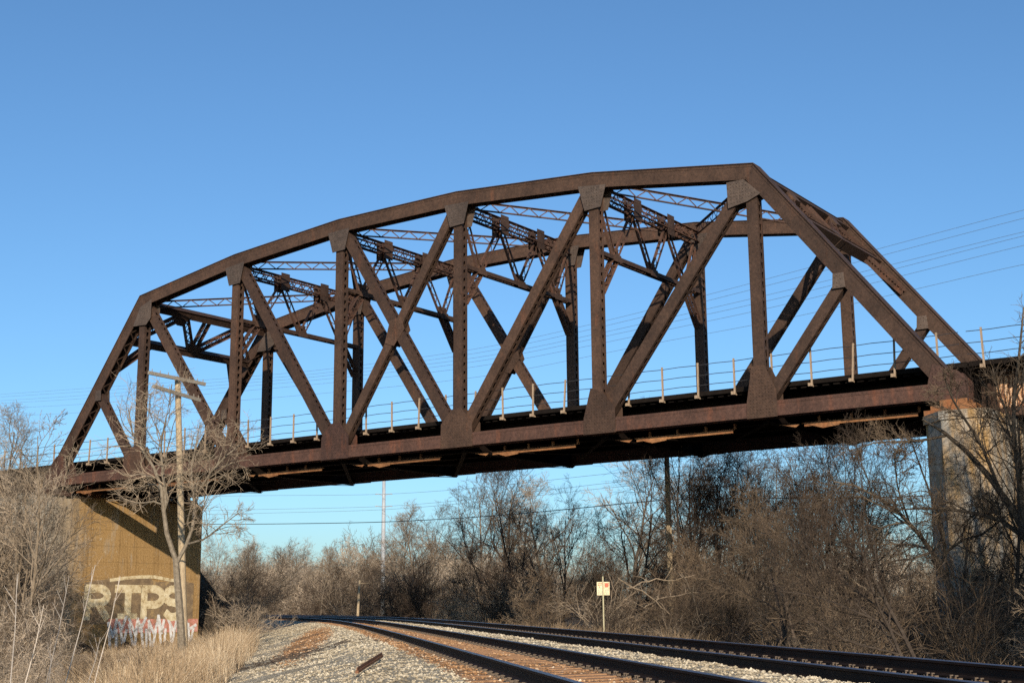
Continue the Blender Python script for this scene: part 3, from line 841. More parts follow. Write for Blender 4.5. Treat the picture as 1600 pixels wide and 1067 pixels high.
# loose stones on the ballast
rs = np.random.RandomState(11)
def stones(n):
    s = 9 + 75 * rs.rand(n) ** 1.9; u = -4.3 + 12.2 * rs.rand(n)
    bad = (np.abs(u) < .12) | (np.abs(u - 1.435) < .12) | (np.abs(u - D12) < .12) | (np.abs(u - D12 - 1.435) < .12)
    s, u = s[~bad], u[~bad]; n = len(s)
    idx = (s + 30) / ds; ar = np.arange(len(tx))
    x = np.interp(idx, ar, TXY[:, 0]) + np.interp(idx, ar, TN[:, 0]) * u; y = np.interp(idx, ar, TXY[:, 1]) + np.interp(idx, ar, TN[:, 1]) * u
    z = np.interp(u, PROF_U, PROF_Z) + np.interp(idx, ar, TZ) + .02 + .05 * (vnoise(x, y, .35, 9) - .5)
    oc = np.array([[1, 0, 0], [0, 1, 0], [-1, 0, 0], [0, -1, 0], [0, 0, 1], [0, 0, -1]], float)
    of = np.array([[0, 1, 4], [1, 2, 4], [2, 3, 4], [3, 0, 4], [1, 0, 5], [2, 1, 5], [3, 2, 5], [0, 3, 5]])
    sz = (.012 + .017 * rs.rand(n) ** 1.5) * (1 + .3 * (s > 30))
    V = oc[None] * (1 + .5 * (rs.rand(n, 6, 1) - .5)) + .35 * (rs.rand(n, 6, 3) - .5)
    an = rs.rand(n) * 6.28; c, s2 = np.cos(an), np.sin(an)
    Vx = V[..., 0] * c[:, None] - V[..., 1] * s2[:, None]; Vy = V[..., 0] * s2[:, None] + V[..., 1] * c[:, None]
    V = np.stack([Vx * 1.25, Vy, V[..., 2] * .75 + .25 * V[..., 0]], -1) * sz[:, None, None] + np.stack([x, y, z], -1)[:, None]
    Fq = (np.arange(n)[:, None, None] * 6 + of[None]).reshape(-1, 3)
    rr = rust_at(u, s, x, y); rr = (rr * 1.2 + .5 * (rs.rand(n) - .5) > .55) * .95
    tone = rs.rand(n)
    o = mesh_from('gravel', V.reshape(-1, 3), [Fq], M['stone'], attrs={'tone': np.repeat(tone, 6), 'rust': np.repeat(rr, 6)}); tag(o, kind='stuff'); return o
stones(80000)

# rails: swept profile
prof = np.array([(-.075, -.172), (.075, -.172), (.075, -.158), (.012, -.140), (.010, -.045), (.036, -.035), (.036, -.008), (.028, 0), (-.028, 0), (-.036, -.008), (-.036, -.035), (-.010, -.045), (-.012, -.140), (-.075, -.158)])
def rail_mesh(off, dz, parent, name='rail'):
    s = np.concatenate([np.arange(-20, 100, 1.0), np.arange(100, 330, 2.0)])
    idx = (s + 30) / ds; ar = np.arange(len(tx))
    cxy = np.stack([np.interp(idx, ar, TXY[:, k]) + np.interp(idx, ar, TN[:, k]) * off for k in (0, 1)], -1)
    nn = np.stack([np.interp(idx, ar, TN[:, k]) for k in (0, 1)], -1); z = np.interp(idx, ar, TZ) + dz
    k = len(prof)
    V = np.concatenate([cxy[:, None] + nn[:, None] * prof[None, :, :1], (z[:, None] + prof[None, :, 1])[..., None]], -1).reshape(-1, 3)
    i = np.arange(len(s) - 1)[:, None] * k; j = np.arange(k)[None]; j2 = (j + 1) % k
    Fq = np.stack([i + j, i + k + j, i + k + j2, i + j2], -1).reshape(-1, 4)
    mi = np.tile([1 if q in (6, 7, 8) else 0 for q in range(k)], len(s) - 1)
    return mesh_from(name, V, [Fq], [M['rail_side'], M['rail_top']], parent, midx=mi)
def make_track(o0, dz, label):
    t = empty('railway_track', (*TXY[i0 + 120], 0)); tag(t, label, 'track', 'the two curving railway tracks')
    inv = np.array([TXY[i0 + 120][0], TXY[i0 + 120][1], 0])
    for o, d in ((o0, dz), (o0 + 1.435, dz + SE)):
        r = rail_mesh(o, d, t); r.location = tuple(-inv)
    # one sleeper, copied
    mb = MB(); mb.box((0, 0, -.09), (.22, 2.6, .16)); tie0 = mb.build('sleeper', M['tie_old'], t)
    mb = MB()
    mb.box((0, 0, -.004), (.17, .33, .012))
    for sx in (-.06, .06):
        for sy in (-.115, .115):
            mb.tube([(sx, sy, 0), (sx, sy, .03)], .009, 5); mb.box((sx, sy * .93, .035), (.026, .036, .014))
    for sy in (-.1, .1):
        mb.box((.13, sy, .0), (.02, .05, .03)); mb.box((-.13, sy, .0), (.02, .05, .03))
    f0 = mb.build('rail_fastening', M['spike'], tie0); f0.location = (0, .7175, 0)
    f1 = f0.copy(); col.objects.link(f1); f1.parent = tie0; f1.location = (0, -.7175, 0)
    for q in range(100):
        s = 9 + q * .56
        xy, z, ph = track_pt(s, o0 + .7175)
        c = tie0 if q == 0 else copy_tree(tie0, t)
        c.location = (xy[0] - inv[0], xy[1] - inv[1], z + dz - .172 + SE / 2 - .008)
        c.rotation_euler = (-math.atan2(SE, 1.435) * -1 * -1, 0, ph + rnd.uniform(-.01, .01))
    mb = MB(); r = random.Random(2)
    for q in range(260):
        s = 65 + q * .56; xy, z, ph = track_pt(s, o0 + .7175)
        d = np.array([math.cos(ph), math.sin(ph), 0]); n = np.array([-d[1], d[0], 0])
        mb.box((xy[0] - inv[0], xy[1] - inv[1], z + dz - .255), (.22, 2.6, .16), np.stack([d, n, [0, 0, 1]]))
    o = mb.build('sleepers', M['tie_old'], t); o['kind'] = 'stuff'
    return t
make_track(0, 0, 'railway track closest to the camera, rust brown ballast between its two rails')
make_track(D12, DZ, 'railway track further from the camera, running beside the brush')

# rusty bar lying on the gravel
bp = P(553, 20.8, -.4); bq = P(592, 23.6, -.4)
bv = np.array([[bp[0] + (bq[0] - bp[0]) * t, bp[1] + (bq[1] - bp[1]) * t] for t in np.linspace(0, 1, 6)])
bzz = ground_z(bv[:, 0], bv[:, 1]); mb = MB()
for k in range(5):
    a = np.array([bv[k, 0] - bp[0], bv[k, 1] - bp[1], bzz[k] + .10]); b = np.array([bv[k + 1, 0] - bp[0], bv[k + 1, 1] - bp[1], bzz[k + 1] + .10])
    mb.beam(a, b, .05, .04, (0, 0, 1), ext=.01); mb.beam(a + [0, 0, .04], b + [0, 0, .04], .016, .05, (0, 0, 1), ext=.01)
o = mb.build('rusty_bar', M['rustbar']); o.location = (bp[0], bp[1], 0); tag(o, 'long rusty steel bar lying on the gravel in front of the tracks', 'steel bar')

# ------------------------------------------------------------------ bare trees
def polytubes(polys, rads, k, V, F4, n0):
    """append k-sided tubes for arrays polys (m, p, 3), rads (m, p)"""
    m, p, _ = polys.shape
    T = np.gradient(polys, axis=1); T /= np.linalg.norm(T, axis=2, keepdims=True) + 1e-9
    ref = np.where(np.abs(T[..., 2:3]) > .85, np.array([1., 0, 0]), np.array([0, 0, 1.]))
    A = np.cross(T, ref); A /= np.linalg.norm(A, axis=2, keepdims=True) + 1e-9
    B = np.cross(T, A)
    an = np.linspace(0, 2 * math.pi, k, endpoint=False)
    vv = polys[:, :, None] + rads[:, :, None, None] * (A[:, :, None] * np.cos(an)[:, None] + B[:, :, None] * np.sin(an)[:, None])
    V.append(vv.reshape(-1, 3))
    base = n0 + (np.arange(m) * p * k)[:, None, None] + (np.arange(p - 1) * k)[None, :, None]
    j = np.arange(k)[None, None]; j2 = (j + 1) % k
    F4.append(np.stack([base + j, base + j2, base + k + j2, base + k + j], -1).reshape(-1, 4))
    return n0 + m * p * k

def grow_level(R, par, prad, n_child, t0, t1, lenf, ang, wob, up, p, rf, rmin):
    """children for each parent polyline; par (m,q,3)"""
    m, q, _ = par.shape
    plen = np.linalg.norm(np.diff(par, axis=1), axis=2).sum(1)
    t = t0 + (t1 - t0) * (np.arange(n_child)[None] + R.rand(m, n_child)) / n_child
    f = t * (q - 1); i = np.clip(f.astype(int), 0, q - 2); fr = (f - i)[..., None]
    mi = np.arange(m)[:, None]
    st = par[mi, i] * (1 - fr) + par[mi, i + 1] * fr
    dr = par[mi, i + 1] - par[mi, i]; dr /= np.linalg.norm(dr, axis=2, keepdims=True) + 1e-9
    r0 = (prad[mi, i] * (1 - fr[..., 0]) + prad[mi, i + 1] * fr[..., 0]) * rf
    rv = R.randn(m, n_child, 3); rv -= dr * (rv * dr).sum(-1, keepdims=True); rv /= np.linalg.norm(rv, axis=2, keepdims=True) + 1e-9
    a = np.radians(ang[0] + (ang[1] - ang[0]) * R.rand(m, n_child))[..., None]
    d = dr * np.cos(a) + rv * np.sin(a)
    L = plen[:, None] * lenf * (1.15 - .65 * t) * (.7 + .6 * R.rand(m, n_child))
    st = st.reshape(-1, 3); d = d.reshape(-1, 3); L = L.reshape(-1); r0 = np.maximum(r0.reshape(-1), rmin)
    M_ = len(st); out = np.empty((M_, p, 3)); out[:, 0] = st
    for kx in range(1, p):
        d = d + wob * R.randn(M_, 3) + np.array([0, 0, up]); d /= np.linalg.norm(d, axis=1, keepdims=True)
        out[:, kx] = out[:, kx - 1] + d * (L / (p - 1))[:, None]
    rr = r0[:, None] * (1 - .62 * np.linspace(0, 1, p))[None]
    return out, np.maximum(rr, rmin * .6)

def tree_mesh(seed, H, r0, kids=(11, 7, 6, 4), lean=0., t0=.28, ang=(30, 60), twig=.007, lenf=(.55, .52, .58, .72), up=.06, wob=.16, stems=1, spread=10, mats=('bark_grey', 'twig_tan'), trunk_path=None, bare_base=False):
    R = np.random.RandomState(seed)
    p = 8
    st = np.zeros((stems, p, 3)); rr = np.zeros((stems, p))
    for s in range(stems):
        if trunk_path is not None:
            tp = np.array(trunk_path[s][0], float); tt = np.linspace(0, 1, len(tp))
            for c in range(3): st[s, :, c] = np.interp(np.linspace(0, 1, p), tt, tp[:, c])
            rr[s] = np.linspace(trunk_path[s][1], trunk_path[s][2], p); continue
        az = R.rand() * 6.28; sp = math.radians(spread) * (.3 + .9 * R.rand()) if stems > 1 else math.radians(spread) * .3
        d = np.array([math.sin(sp) * math.cos(az) + lean, math.sin(sp) * math.sin(az), math.cos(sp)])
        h = H * (.7 + .4 * R.rand() if stems > 1 else .92)
        pos = np.array([R.randn() * .1 * (stems > 1), R.randn() * .1 * (stems > 1), -.1])
        for k in range(p):
            st[s, k] = pos; d = unit(d + .5 * wob * R.randn(3) + [0, 0, up * 2]); pos = pos + d * h / (p - 1)
        rr[s] = r0 * (1 - .86 * np.linspace(0, 1, p) ** .9) * (1 if stems == 1 else .6 + .6 * R.rand())
    V, F4 = [], []; n = polytubes(st, rr, 7, V, F4, 0)
    l1, r1 = grow_level(R, st, rr, kids[0], t0, .98, lenf[0], ang, wob, up, 6, .58, twig * 2)
    if bare_base: l1, r1 = l1[kids[0]:], r1[kids[0]:]
    n = polytubes(l1, r1, 5, V, F4, n)
    trunk = (np.concatenate(V), np.concatenate(F4))
    V, F4 = [], []; n = 0
    cur, cr = l1, r1
    for lv in range(1, len(kids)):
        last = lv == len(kids) - 1
        cur, cr = grow_level(R, cur, cr, kids[lv], .15, 1.0, lenf[lv], (25, 60), wob * 1.15, up * .6, 4 if not last else 3, .6, twig * (1 if last else 1.5))
        n = polytubes(cur, cr, 3, V, F4, n)
    return trunk, (np.concatenate(V), np.concatenate(F4))

TEMPL = {}
def template(key, mats, **kw):
    t, c = tree_mesh(**kw)
    def me(nm, d, m):
        o = mesh_from(nm, d[0], [d[1]], M[m]); me_ = o.data; bpy.data.objects.remove(o); return me_
    TEMPL[key] = (me('trunk', t, mats[0]), me('crown', c, mats[1]))
NG = {}
def plant(key, name, x, y, z=None, sc=1.0, rz=None, label=None, cat='tree', group=None, sz=None, tilt=(0, 0)):
    a, b = TEMPL[key]
    z = gz(x, y) - .05 if z is None else z
    e = empty(name, (x, y, z), rnd.uniform(0, 6.28) if rz is None else rz)
    e.rotation_euler.x, e.rotation_euler.y = tilt
    e.scale = (sc, sc, sz or sc)
    for nm, me_ in (('trunk' if cat == 'tree' else 'stems', a), ('crown' if cat == 'tree' else 'twigs', b)):
        link(bpy.data.objects.new(nm, me_), e)
    tag(e, label, cat, group); return e

template('elm', ('bark_grey', 'twig_tan'), seed=41, H=10, r0=.17, kids=(13, 8, 6, 4), t0=.22, ang=(28, 58))
template('far_elm', ('bark_grey', 'twig_haze_grey'), seed=1, H=10, r0=.17, kids=(13, 8, 6, 4), t0=.22, ang=(28, 58))
template('elm2', ('bark_grey', 'twig_brown'), seed=2, H=10, r0=.15, kids=(12, 8, 6, 4), t0=.2, ang=(25, 50), up=.09)
template('elm3', ('bark_dark', 'twig_brown'), seed=3, H=10, r0=.16, kids=(12, 8, 6, 4), t0=.15, ang=(30, 65), stems=2, spread=16)
template('dark1', ('bark_dark', 'twig_dark'), seed=4, H=10, r0=.13, kids=(12, 7, 5, 4), t0=.25, ang=(22, 48), up=.1)
template('dark2', ('bark_dark', 'twig_dark'), seed=5, H=10, r0=.11, kids=(10, 7, 5, 4), t0=.2, ang=(25, 55), up=.08, stems=2, spread=14)
template('slim', ('bark_grey', 'twig_tan'), seed=6, H=10, r0=.10, kids=(14, 6, 4, 3), t0=.25, ang=(25, 48), lenf=(.36, .5, .5, .55), up=.1)
template('shrub', ('twig_brown', 'twig_brown'), seed=7, H=3.2, r0=.022, kids=(6, 5, 3), t0=.12, ang=(18, 50), stems=13, spread=42, twig=.0045, lenf=(.5, .5, .55), up=.03, wob=.2)
template('shrub2', ('twig_tan', 'twig_tan'), seed=8, H=3.0, r0=.022, kids=(6, 5, 3), t0=.1, ang=(20, 60), stems=13, spread=50, twig=.0045, lenf=(.5, .5, .55), up=.0, wob=.26)
template('shrubd', ('twig_dark', 'twig_dark'), seed=9, H=3.4, r0=.025, kids=(7, 5, 4), t0=.1, ang=(20, 55), stems=15, spread=40, twig=.005, lenf=(.5, .5, .55), up=.03, wob=.2)
template('shrub3', ('bark_dark', 'twig_brown'), seed=17, H=3.4, r0=.034, kids=(7, 5, 4), t0=.2, ang=(25, 65), stems=9, spread=50, twig=.0055, lenf=(.5, .55, .65), up=.03, wob=.34)
template('far_bush', ('twig_haze_grey', 'twig_haze_grey'), seed=8, H=3.0, r0=.020, kids=(7, 5, 4), t0=.1, ang=(20, 60), stems=20, spread=50, twig=.0045, lenf=(.5, .5, .55), up=.0, wob=.26)
template('far_bush_brown', ('twig_haze_grey', 'twig_brown'), seed=18, H=3.0, r0=.020, kids=(7, 5, 4), t0=.1, ang=(20, 55), stems=16, spread=40, twig=.0045, lenf=(.5, .5, .55), up=.04, wob=.2)
template('bramble', ('twig_brown', 'twig_brown'), seed=10, H=2.4, r0=.013, kids=(6, 5), t0=.1, ang=(20, 65), stems=30, spread=70, twig=.0045, lenf=(.45, .5), up=-.07, wob=.22)
template('reeds', ('twig_red', 'twig_red'), seed=12, H=2.6, r0=.014, kids=(4, 2), t0=.3, ang=(12, 35), stems=11, spread=30, twig=.005, lenf=(.4, .5), up=.05, wob=.08)

def crown_cap(x, y, h):
    d = np.array([x - CX, y - CY]); D = d @ FH; px = 800 + F * (d @ RH) / (D * math.cos(PITCH))
    ty_ = np.interp(px, [0, 330, 420, 560, 610, 650, 725, 745, 860, 900, 940, 1000, 1450], [855, 850, 846, 850, 806, 778, 778, 742, 745, 765, 722, 708, 690])
    return min(h, (Z(px, ty_, D) - gz(x, y)) * rnd.uniform(.82, 1.04))
BR_L = 'bare {} tree standing in the wood behind the tracks right of the bend'
# right-hand wood: rows behind the far track
R2 = random.Random(21)
for s, u, key, h in [(a, b, c, d) for a, b, c, d in [
    # s along the line, u right of the near rail, template, height
    (28, 22, 'elm3', 7.5), (34, 16, 'dark2', 7.2), (40, 21, 'dark1', 8.6), (46, 15, 'dark1', 8.2), (52, 20, 'dark2', 8.6), (50, 26, 'elm3', 9), (58, 15, 'dark1', 9.2), (62, 22, 'elm2', 9.4),
    (66, 14, 'dark2', 8.8), (70, 19, 'dark1', 10), (76, 14, 'dark1', 9.6), (80, 22, 'elm3', 10), (84, 13, 'dark2', 10), (90, 18, 'elm3', 11), (96, 12, 'elm2', 11), (100, 20, 'elm', 12),
    (108, 12, 'elm', 12.5), (112, 22, 'elm2', 12), (120, 14, 'elm', 11), (128, 20, 'elm2', 13), (134, 12, 'elm', 12), (142, 18, 'elm', 12.5), (150, 11, 'elm2', 9), (160, 19, 'elm', 13), (170, 12, 'elm3', 8),
    (36, 27, 'dark2', 8.5), (44, 30, 'dark1', 9), (58, 29, 'elm3', 10), (72, 28, 'dark1', 11), (88, 27, 'elm2', 12), (105, 30, 'elm', 13), (60, 18, 'dark1', 8.8), (54, 13, 'dark2', 7.5), (72, 24, 'dark2', 9.5),
    (22, 26, 'elm3', 7.6), (30, 32, 'dark1', 8.2), (24, 35, 'elm2', 8)]]:
    xy, z, ph = track_pt(s, u + R2.uniform(-1, 1))
    dark = 'dark' in key
    h = crown_cap(xy[0], xy[1], h * 1.15)
    plant(key, 'bare_tree', xy[0], xy[1], sc=h / 10, label='bare dark tree with upright branches, in the wood beyond the far track' if dark else 'bare grey brown tree with spreading twigs, in the wood beyond the far track',
          group='bare dark trees beyond the far track' if dark else 'bare grey brown trees beyond the far track')

# thicket in front of that wood
for k in range(112):
    s = 14 + 165 * (k / 112) ** 1.25 + R2.uniform(-1, 1); u = 9.2 + R2.choice([0, .8, 2.5, 5, 8, 12]) + R2.uniform(-.8, 1.2) + max(0, (26 - s)) * .1
    xy, z, ph = track_pt(s, u)
    key = R2.choice(['shrub', 'shrub3', 'shrub2', 'shrubd', 'bramble', 'shrub3', 'shrubd']); f = 1 + max(0, s - 60) / 130
    plant(key, 'bare_shrub', xy[0], xy[1], sc=R2.choice([.5, .7, .85, 1.0, 1.2]) * f * (.86 if s < 48 else 1), cat='shrub', label='tangled bare brown shrub in the thicket lining the far track', group='shrubs lining the far track')

for k in range(34):
    s = 14 + 120 * (k / 34) ** 1.3 + R2.uniform(-2, 2); xy, z, ph = track_pt(s, 9.6 + R2.choice([0, 1, 3, 6]) + R2.uniform(-.5, 1))
    plant(R2.choice(['slim', 'dark2', 'elm3', 'dark1']), 'young_tree', xy[0], xy[1], sc=R2.uniform(.28, .52), cat='tree', tilt=(R2.uniform(-.35, .35), R2.uniform(-.35, .35)), label='thin leaning young tree poking out of the thicket lining the far track', group='young trees in the thicket')

for k, (px, D, h) in enumerate(((2330, 19, 11), (2480, 16, 12.5), (2650, 14, 13), (2560, 19, 12.5), (2850, 12.5, 13), (2330, 23, 11))):
    x, y = P(px, D, -1)
    plant(['elm3', 'elm2', 'dark2', 'dark1'][k % 4], 'bare_tree', x, y, sc=h / 10, label='tall bare tree just outside the right edge, shading the brush by the pier', group='trees beyond the right edge')

# left-hand wood and brush, near side of the abutment
for k in range(72):
    px = R2.uniform(-60, 330); D = R2.uniform(27, 66)
    x, y = P(px, D, -1)
    if x < 1.5 and -3 < y < 12: continue
    if px > 250 and D < 45: continue
    if px > 60 and D > 50: continue
    key = R2.choice(['shrub', 'shrub2', 'shrub2', 'far_bush', 'shrub'])
    plant(key, 'bare_shrub', x, y, sc=R2.uniform(.65, 1.1) * (.40 if px > 110 else .62 if px > 50 else 1), cat='shrub', label='bare grey shrub in the scrub left of the pale barked tree', group='scrub in front of the abutment')
for k in range(17):
    x, y = P(R2.uniform(-80, 30), R2.uniform(56, 72), -1)
    plant(R2.choice(['far_elm', 'slim', 'elm']), 'bare_tree', x, y, sc=R2.uniform(.5, .84), label='small bare grey tree among the scrub at the left edge', group='small trees at the left edge')
_p = P(42, 52, 0); plant('slim', 'pale_tree', *_p, sc=1.0, label='slender pale bare tree rising highest at the left edge')
# far wood closing the view
R3 = random.Random(5)
for k in range(230):
    px = R3.uniform(-250, 760) if k < 170 else R3.uniform(700, 1700)
    D = R3.uniform(190, 420)
    x, y = P(px, D, 0)
    if k % 5 == 0:
        plant('far_elm', 'bare_tree', x, y, sc=crown_cap(x, y, 10 * R3.uniform(1.2, 1.6)) / 10, label='grey tree with haze painted into its twigs, rising from the distant wooded slope', group='trees of the distant wood')
    else:
        plant(R3.choice(['far_bush', 'far_bush', 'far_bush_brown']), 'bare_tree', x, y, sc=crown_cap(x, y, 3.0 * R3.uniform(3.2, 5.0)) / 3.0, label='rounded brown bushy tree of the distant wooded slope', group='bushy trees of the distant wood')

def pix(x, y, z):
    """photo column of a point"""
    d = np.array([x - CX, y - CY]); D = d @ FH
    return 800 + F * (d @ RH) / (D * math.cos(PITCH) + (z - CZ) * math.sin(PITCH)), D
def on_track_px(px, u):
    best = min(((abs(pix(*track_pt(s, u)[0], 0)[0] - px), s) for s in np.arange(14, 200, .5)))
    s = best[1]; xy, z, ph = track_pt(s, u); return s, xy, pix(*xy, 0)[1]

def path(pts, D0, base):
    """photo-traced outline of a limb turned into points at its real distance, relative to the base"""
    out = []
    for q in pts:
        D = D0 + (q[2] if len(q) > 2 else 0); z = Z(q[0], q[1], D); x, y = P(q[0], D, z)
        out.append((x - base[0], y - base[1], z - base[2]))
    return out

def special_tree(key, mats, px, D, stems, seed, kids, label, name='bare_tree', **kw):
    x, y = P(px, D, -1); z = gz(x, y)
    sp = []
    for pts, ra, rb in stems:
        p_ = path(pts, D, (x, y, z)); sp.append((p_, ra, rb))
    H = max(p_[-1][2] for p_, _, _ in sp)
    template(key, mats, seed=seed, H=H, r0=.1, kids=kids, stems=len(sp), trunk_path=sp, **kw)
    return plant(key, name, x, y, z=z, rz=0, label=label)

# pale barked tree in front of the abutment
special_tree('pale', ('bark_pale', 'twig_tan'), 276, 45, [
    ([(283, 1075), (278, 960), (274, 905), (272, 872)], .145, .105),
    ([(272, 876), (259, 838), (252, 800), (256, 778), (243, 742), (236, 722), (214, 694, .4), (204, 672, .8), (200, 640, 1)], .085, .022),
    ([(257, 790), (254, 748), (250, 712), (252, 680, -.5), (262, 640, -1), (268, 600, -1.4)], .055, .015),
    ([(273, 880), (289, 850), (298, 825), (303, 792), (310, 765, -.4), (330, 735, -.8), (352, 712, -1), (380, 690, -1)], .07, .017),
    ([(303, 800), (300, 770), (296, 735), (304, 700, .6), (312, 660, 1)], .05, .015),
    ([(255, 770), (240, 755, .7), (222, 760, 1.2), (203, 775, 1.6)], .035, .01),
    ([(290, 850), (318, 842, -.8), (345, 820, -1.2), (372, 800, -1.4)], .04, .012),
], 31, (12, 7, 5), 'pale grey barked forked tree with fine bare twigs beside the leaning utility pole', t0=.22, ang=(25, 62), lenf=(.42, .62, .62), twig=.0055, wob=.24, up=.04, bare_base=True)

# big bare trees at the right, in front of the pier
special_tree('right1', ('bark_grey', 'twig_brown'), 1660, 36, [
    ([(1690, 1060), (1650, 930), (1600, 825), (1560, 765), (1520, 715), (1478, 678), (1440, 655)], .16, .03),
    ([(1620, 860), (1570, 815, .5), (1515, 800, .8), (1460, 793, 1), (1400, 796, 1.4)], .08, .02),
    ([(1600, 825), (1590, 740, -.5), (1580, 650, -.8), (1592, 560, -1), (1600, 480, -1)], .09, .02),
    ([(1560, 765), (1530, 690, -.6), (1490, 630, -1), (1475, 590, -1.2)], .05, .015),
    ([(1480, 680), (1430, 690, .4), (1370, 690, .8), (1325, 705, 1)], .04, .012),
    ([(1650, 930), (1690, 780, -1), (1670, 640, -1), (1650, 520, -1)], .09, .02),
], 32, (17, 9, 6), 'large bare tree arching in from the right edge across the pier', t0=.15, ang=(25, 65), lenf=(.28, .6, .62), twig=.0055, bare_base=True, wob=.22, up=.03)
special_tree('right2', ('bark_grey', 'twig_brown'), 1480, 38, [
    ([(1500, 1000), (1478, 905), (1452, 858), (1418, 815), (1385, 785), (1340, 760), (1300, 752)], .10, .018),
    ([(1452, 858), (1420, 850, .5), (1370, 850, .8), (1310, 846, 1)], .045, .012),
    ([(1478, 905), (1470, 820, -.5), (1440, 740, -.8), (1420, 680, -1)], .05, .014),
    ([(1418, 815), (1400, 760, -.5), (1395, 700, -.8)], .035, .012),
], 33, (12, 8, 6), 'crooked bare tree leaning left out of the brush beside the pier', t0=.15, ang=(25, 65), lenf=(.38, .6, .62), twig=.0055, wob=.22, up=.02)
for k, (px, D, s) in enumerate(((1570, 34, .9), (1610, 31, 1.0), (1540, 37, 1.0), (1490, 35, .8), (1420, 37, .85), (1360, 40, .95), (1590, 40, 1.2), (1640, 36, 1.3), (1300, 44, .9), (1460, 41, 1.1))):
    x, y = P(px, D, -1)
    plant(['shrub3', 'bramble', 'shrub3'][k % 3], 'bare_shrub', x, y, sc=s * 1.1, cat='shrub', sz=s * .8, label='bare brown shrub crowded round the foot of the pier', group='shrubs round the pier')
for k, (px, D, s) in enumerate(((1335, 58, .74), (1270, 64, .78), (1400, 62, .72), (1160, 68, .88))):
    x, y = P(px, D, -1)
    plant('dark1' if k % 2 else 'dark2', 'bare_tree', x, y, sc=s, label='low dark bare tree seen under the deck between the right pole and the pier', group='trees under the right half of the deck')

# red stemmed saplings growing at the abutment
for k in range(6):
    plant('reeds', 'sapling_clump', .1 + rnd.uniform(-.6, .4), .9 + 1.05 * k + rnd.uniform(-.3, .3), z=BZ - .80, sc=rnd.uniform(.5, .75), cat='sapling', label='reddish thin stemmed saplings sprouting on the ledge of the abutment', group='red stemmed saplings on the abutment')
for k in range(9):
    x, y = P(334 + rnd.uniform(0, 50), 84 + rnd.uniform(-4, 20), -1)
    plant(['shrub2', 'shrub', 'far_bush'][k % 3], 'bare_shrub', x, y, sc=rnd.uniform(.9, 1.2), cat='shrub', label='low bare bush in the gap between the abutment and the tracks', group='bushes between the abutment and the tracks')
sl = P(1220, 70, 0); plant('slim', 'pale_tree', *sl, sc=.86, sz=1.02, label='slender pale trunked tree reaching up to the deck right of the dark pole')
sl = P(495, 120, 0); plant('slim', 'pale_tree', *sl, sc=.75, label='slender pale tree standing alone near the far bend of the tracks')
# pale dead limbs lying on the brush behind the sign
for k, (pts) in enumerate(([(960, 905), (1000, 925), (1030, 945), (1045, 965)], [(975, 918), (1010, 905), (1050, 905), (1085, 898)], [(1062, 892), (1080, 930), (1088, 960), (1100, 990)], [(1000, 950), (1040, 930), (1090, 925)], [(1330, 905), (1370, 935), (1400, 950)])):
    D = (41, 42, 40, 43, 35)[k]; x, y = P(pts[0][0], D, 0); z = Z(pts[0][0], pts[0][1], D)
    mb = MB(); pp = np.array(path([(a, b, .15 * i) for i, (a, b) in enumerate(pts)], D, (x, y, z)))
    q = np.stack([np.interp(np.linspace(0, 1, 10), np.linspace(0, 1, len(pp)), pp[:, c]) for c in range(3)], -1) + np.random.RandomState(k).randn(10, 3) * .03
    mb.tube(q, np.linspace(.024, .009, 10), 6)
    for j in (3, 5, 7):
        e_ = q[j] + np.array([rnd.uniform(-.5, .5), rnd.uniform(-.3, .3), rnd.uniform(.1, .6)]); mb.tube([q[j], (q[j] + e_) / 2 + [0, 0, .05], e_], [.012, .009, .004], 5)
    o = mb.build('dead_branch', M['bark_grey']); o.location = (x, y, z)
    tag(o, 'pale dead branch caught in the brush behind the far track', 'branch', 'pale dead branches in the brush')
# white canes at the lower left
for k, (a, b) in enumerate((((24, 897), (12, 1067)), ((65, 945), (35, 1067)), ((105, 900), (68, 1067)), ((146, 882), (98, 1067)), ((153, 995), (133, 1067)), ((75, 1010), (72, 1067)), ((185, 900), (150, 1040)))):
    D = 15 + .7 * k
    bx_, bz_ = 2.0, 0
    ex = (b[0] + (b[0] - a[0]) * .9, b[1] + (b[1] - a[1]) * .9)
    zb2 = Z(ex[0], ex[1], D); x, y = P(ex[0], D, zb2); g = gz(x, y)
    pts = path([ex, b, ((a[0] + b[0]) / 2 + 2, (a[1] + b[1]) / 2), a], D, (x, y, zb2))
    root = (0, 0, g - zb2)
    mb = MB(); pts = [root] + pts if g < zb2 else pts
    qq = np.array(pts); mb.tube(qq, np.linspace(.010, .004, len(qq)), 6)
    for j in range(3):
        s0 = qq[-2] + (qq[-1] - qq[-2]) * (.2 + .25 * j); mb.tube([s0, s0 + [rnd.uniform(-.15, .15), rnd.uniform(-.1, .1), .2]], [.004, .002], 4)
    o = mb.build('pale_cane', M['cane']); o.location = (x, y, zb2)
    tag(o, 'thin whitish bare cane standing up in the scrub at the lower left', 'cane', 'whitish canes at the lower left')

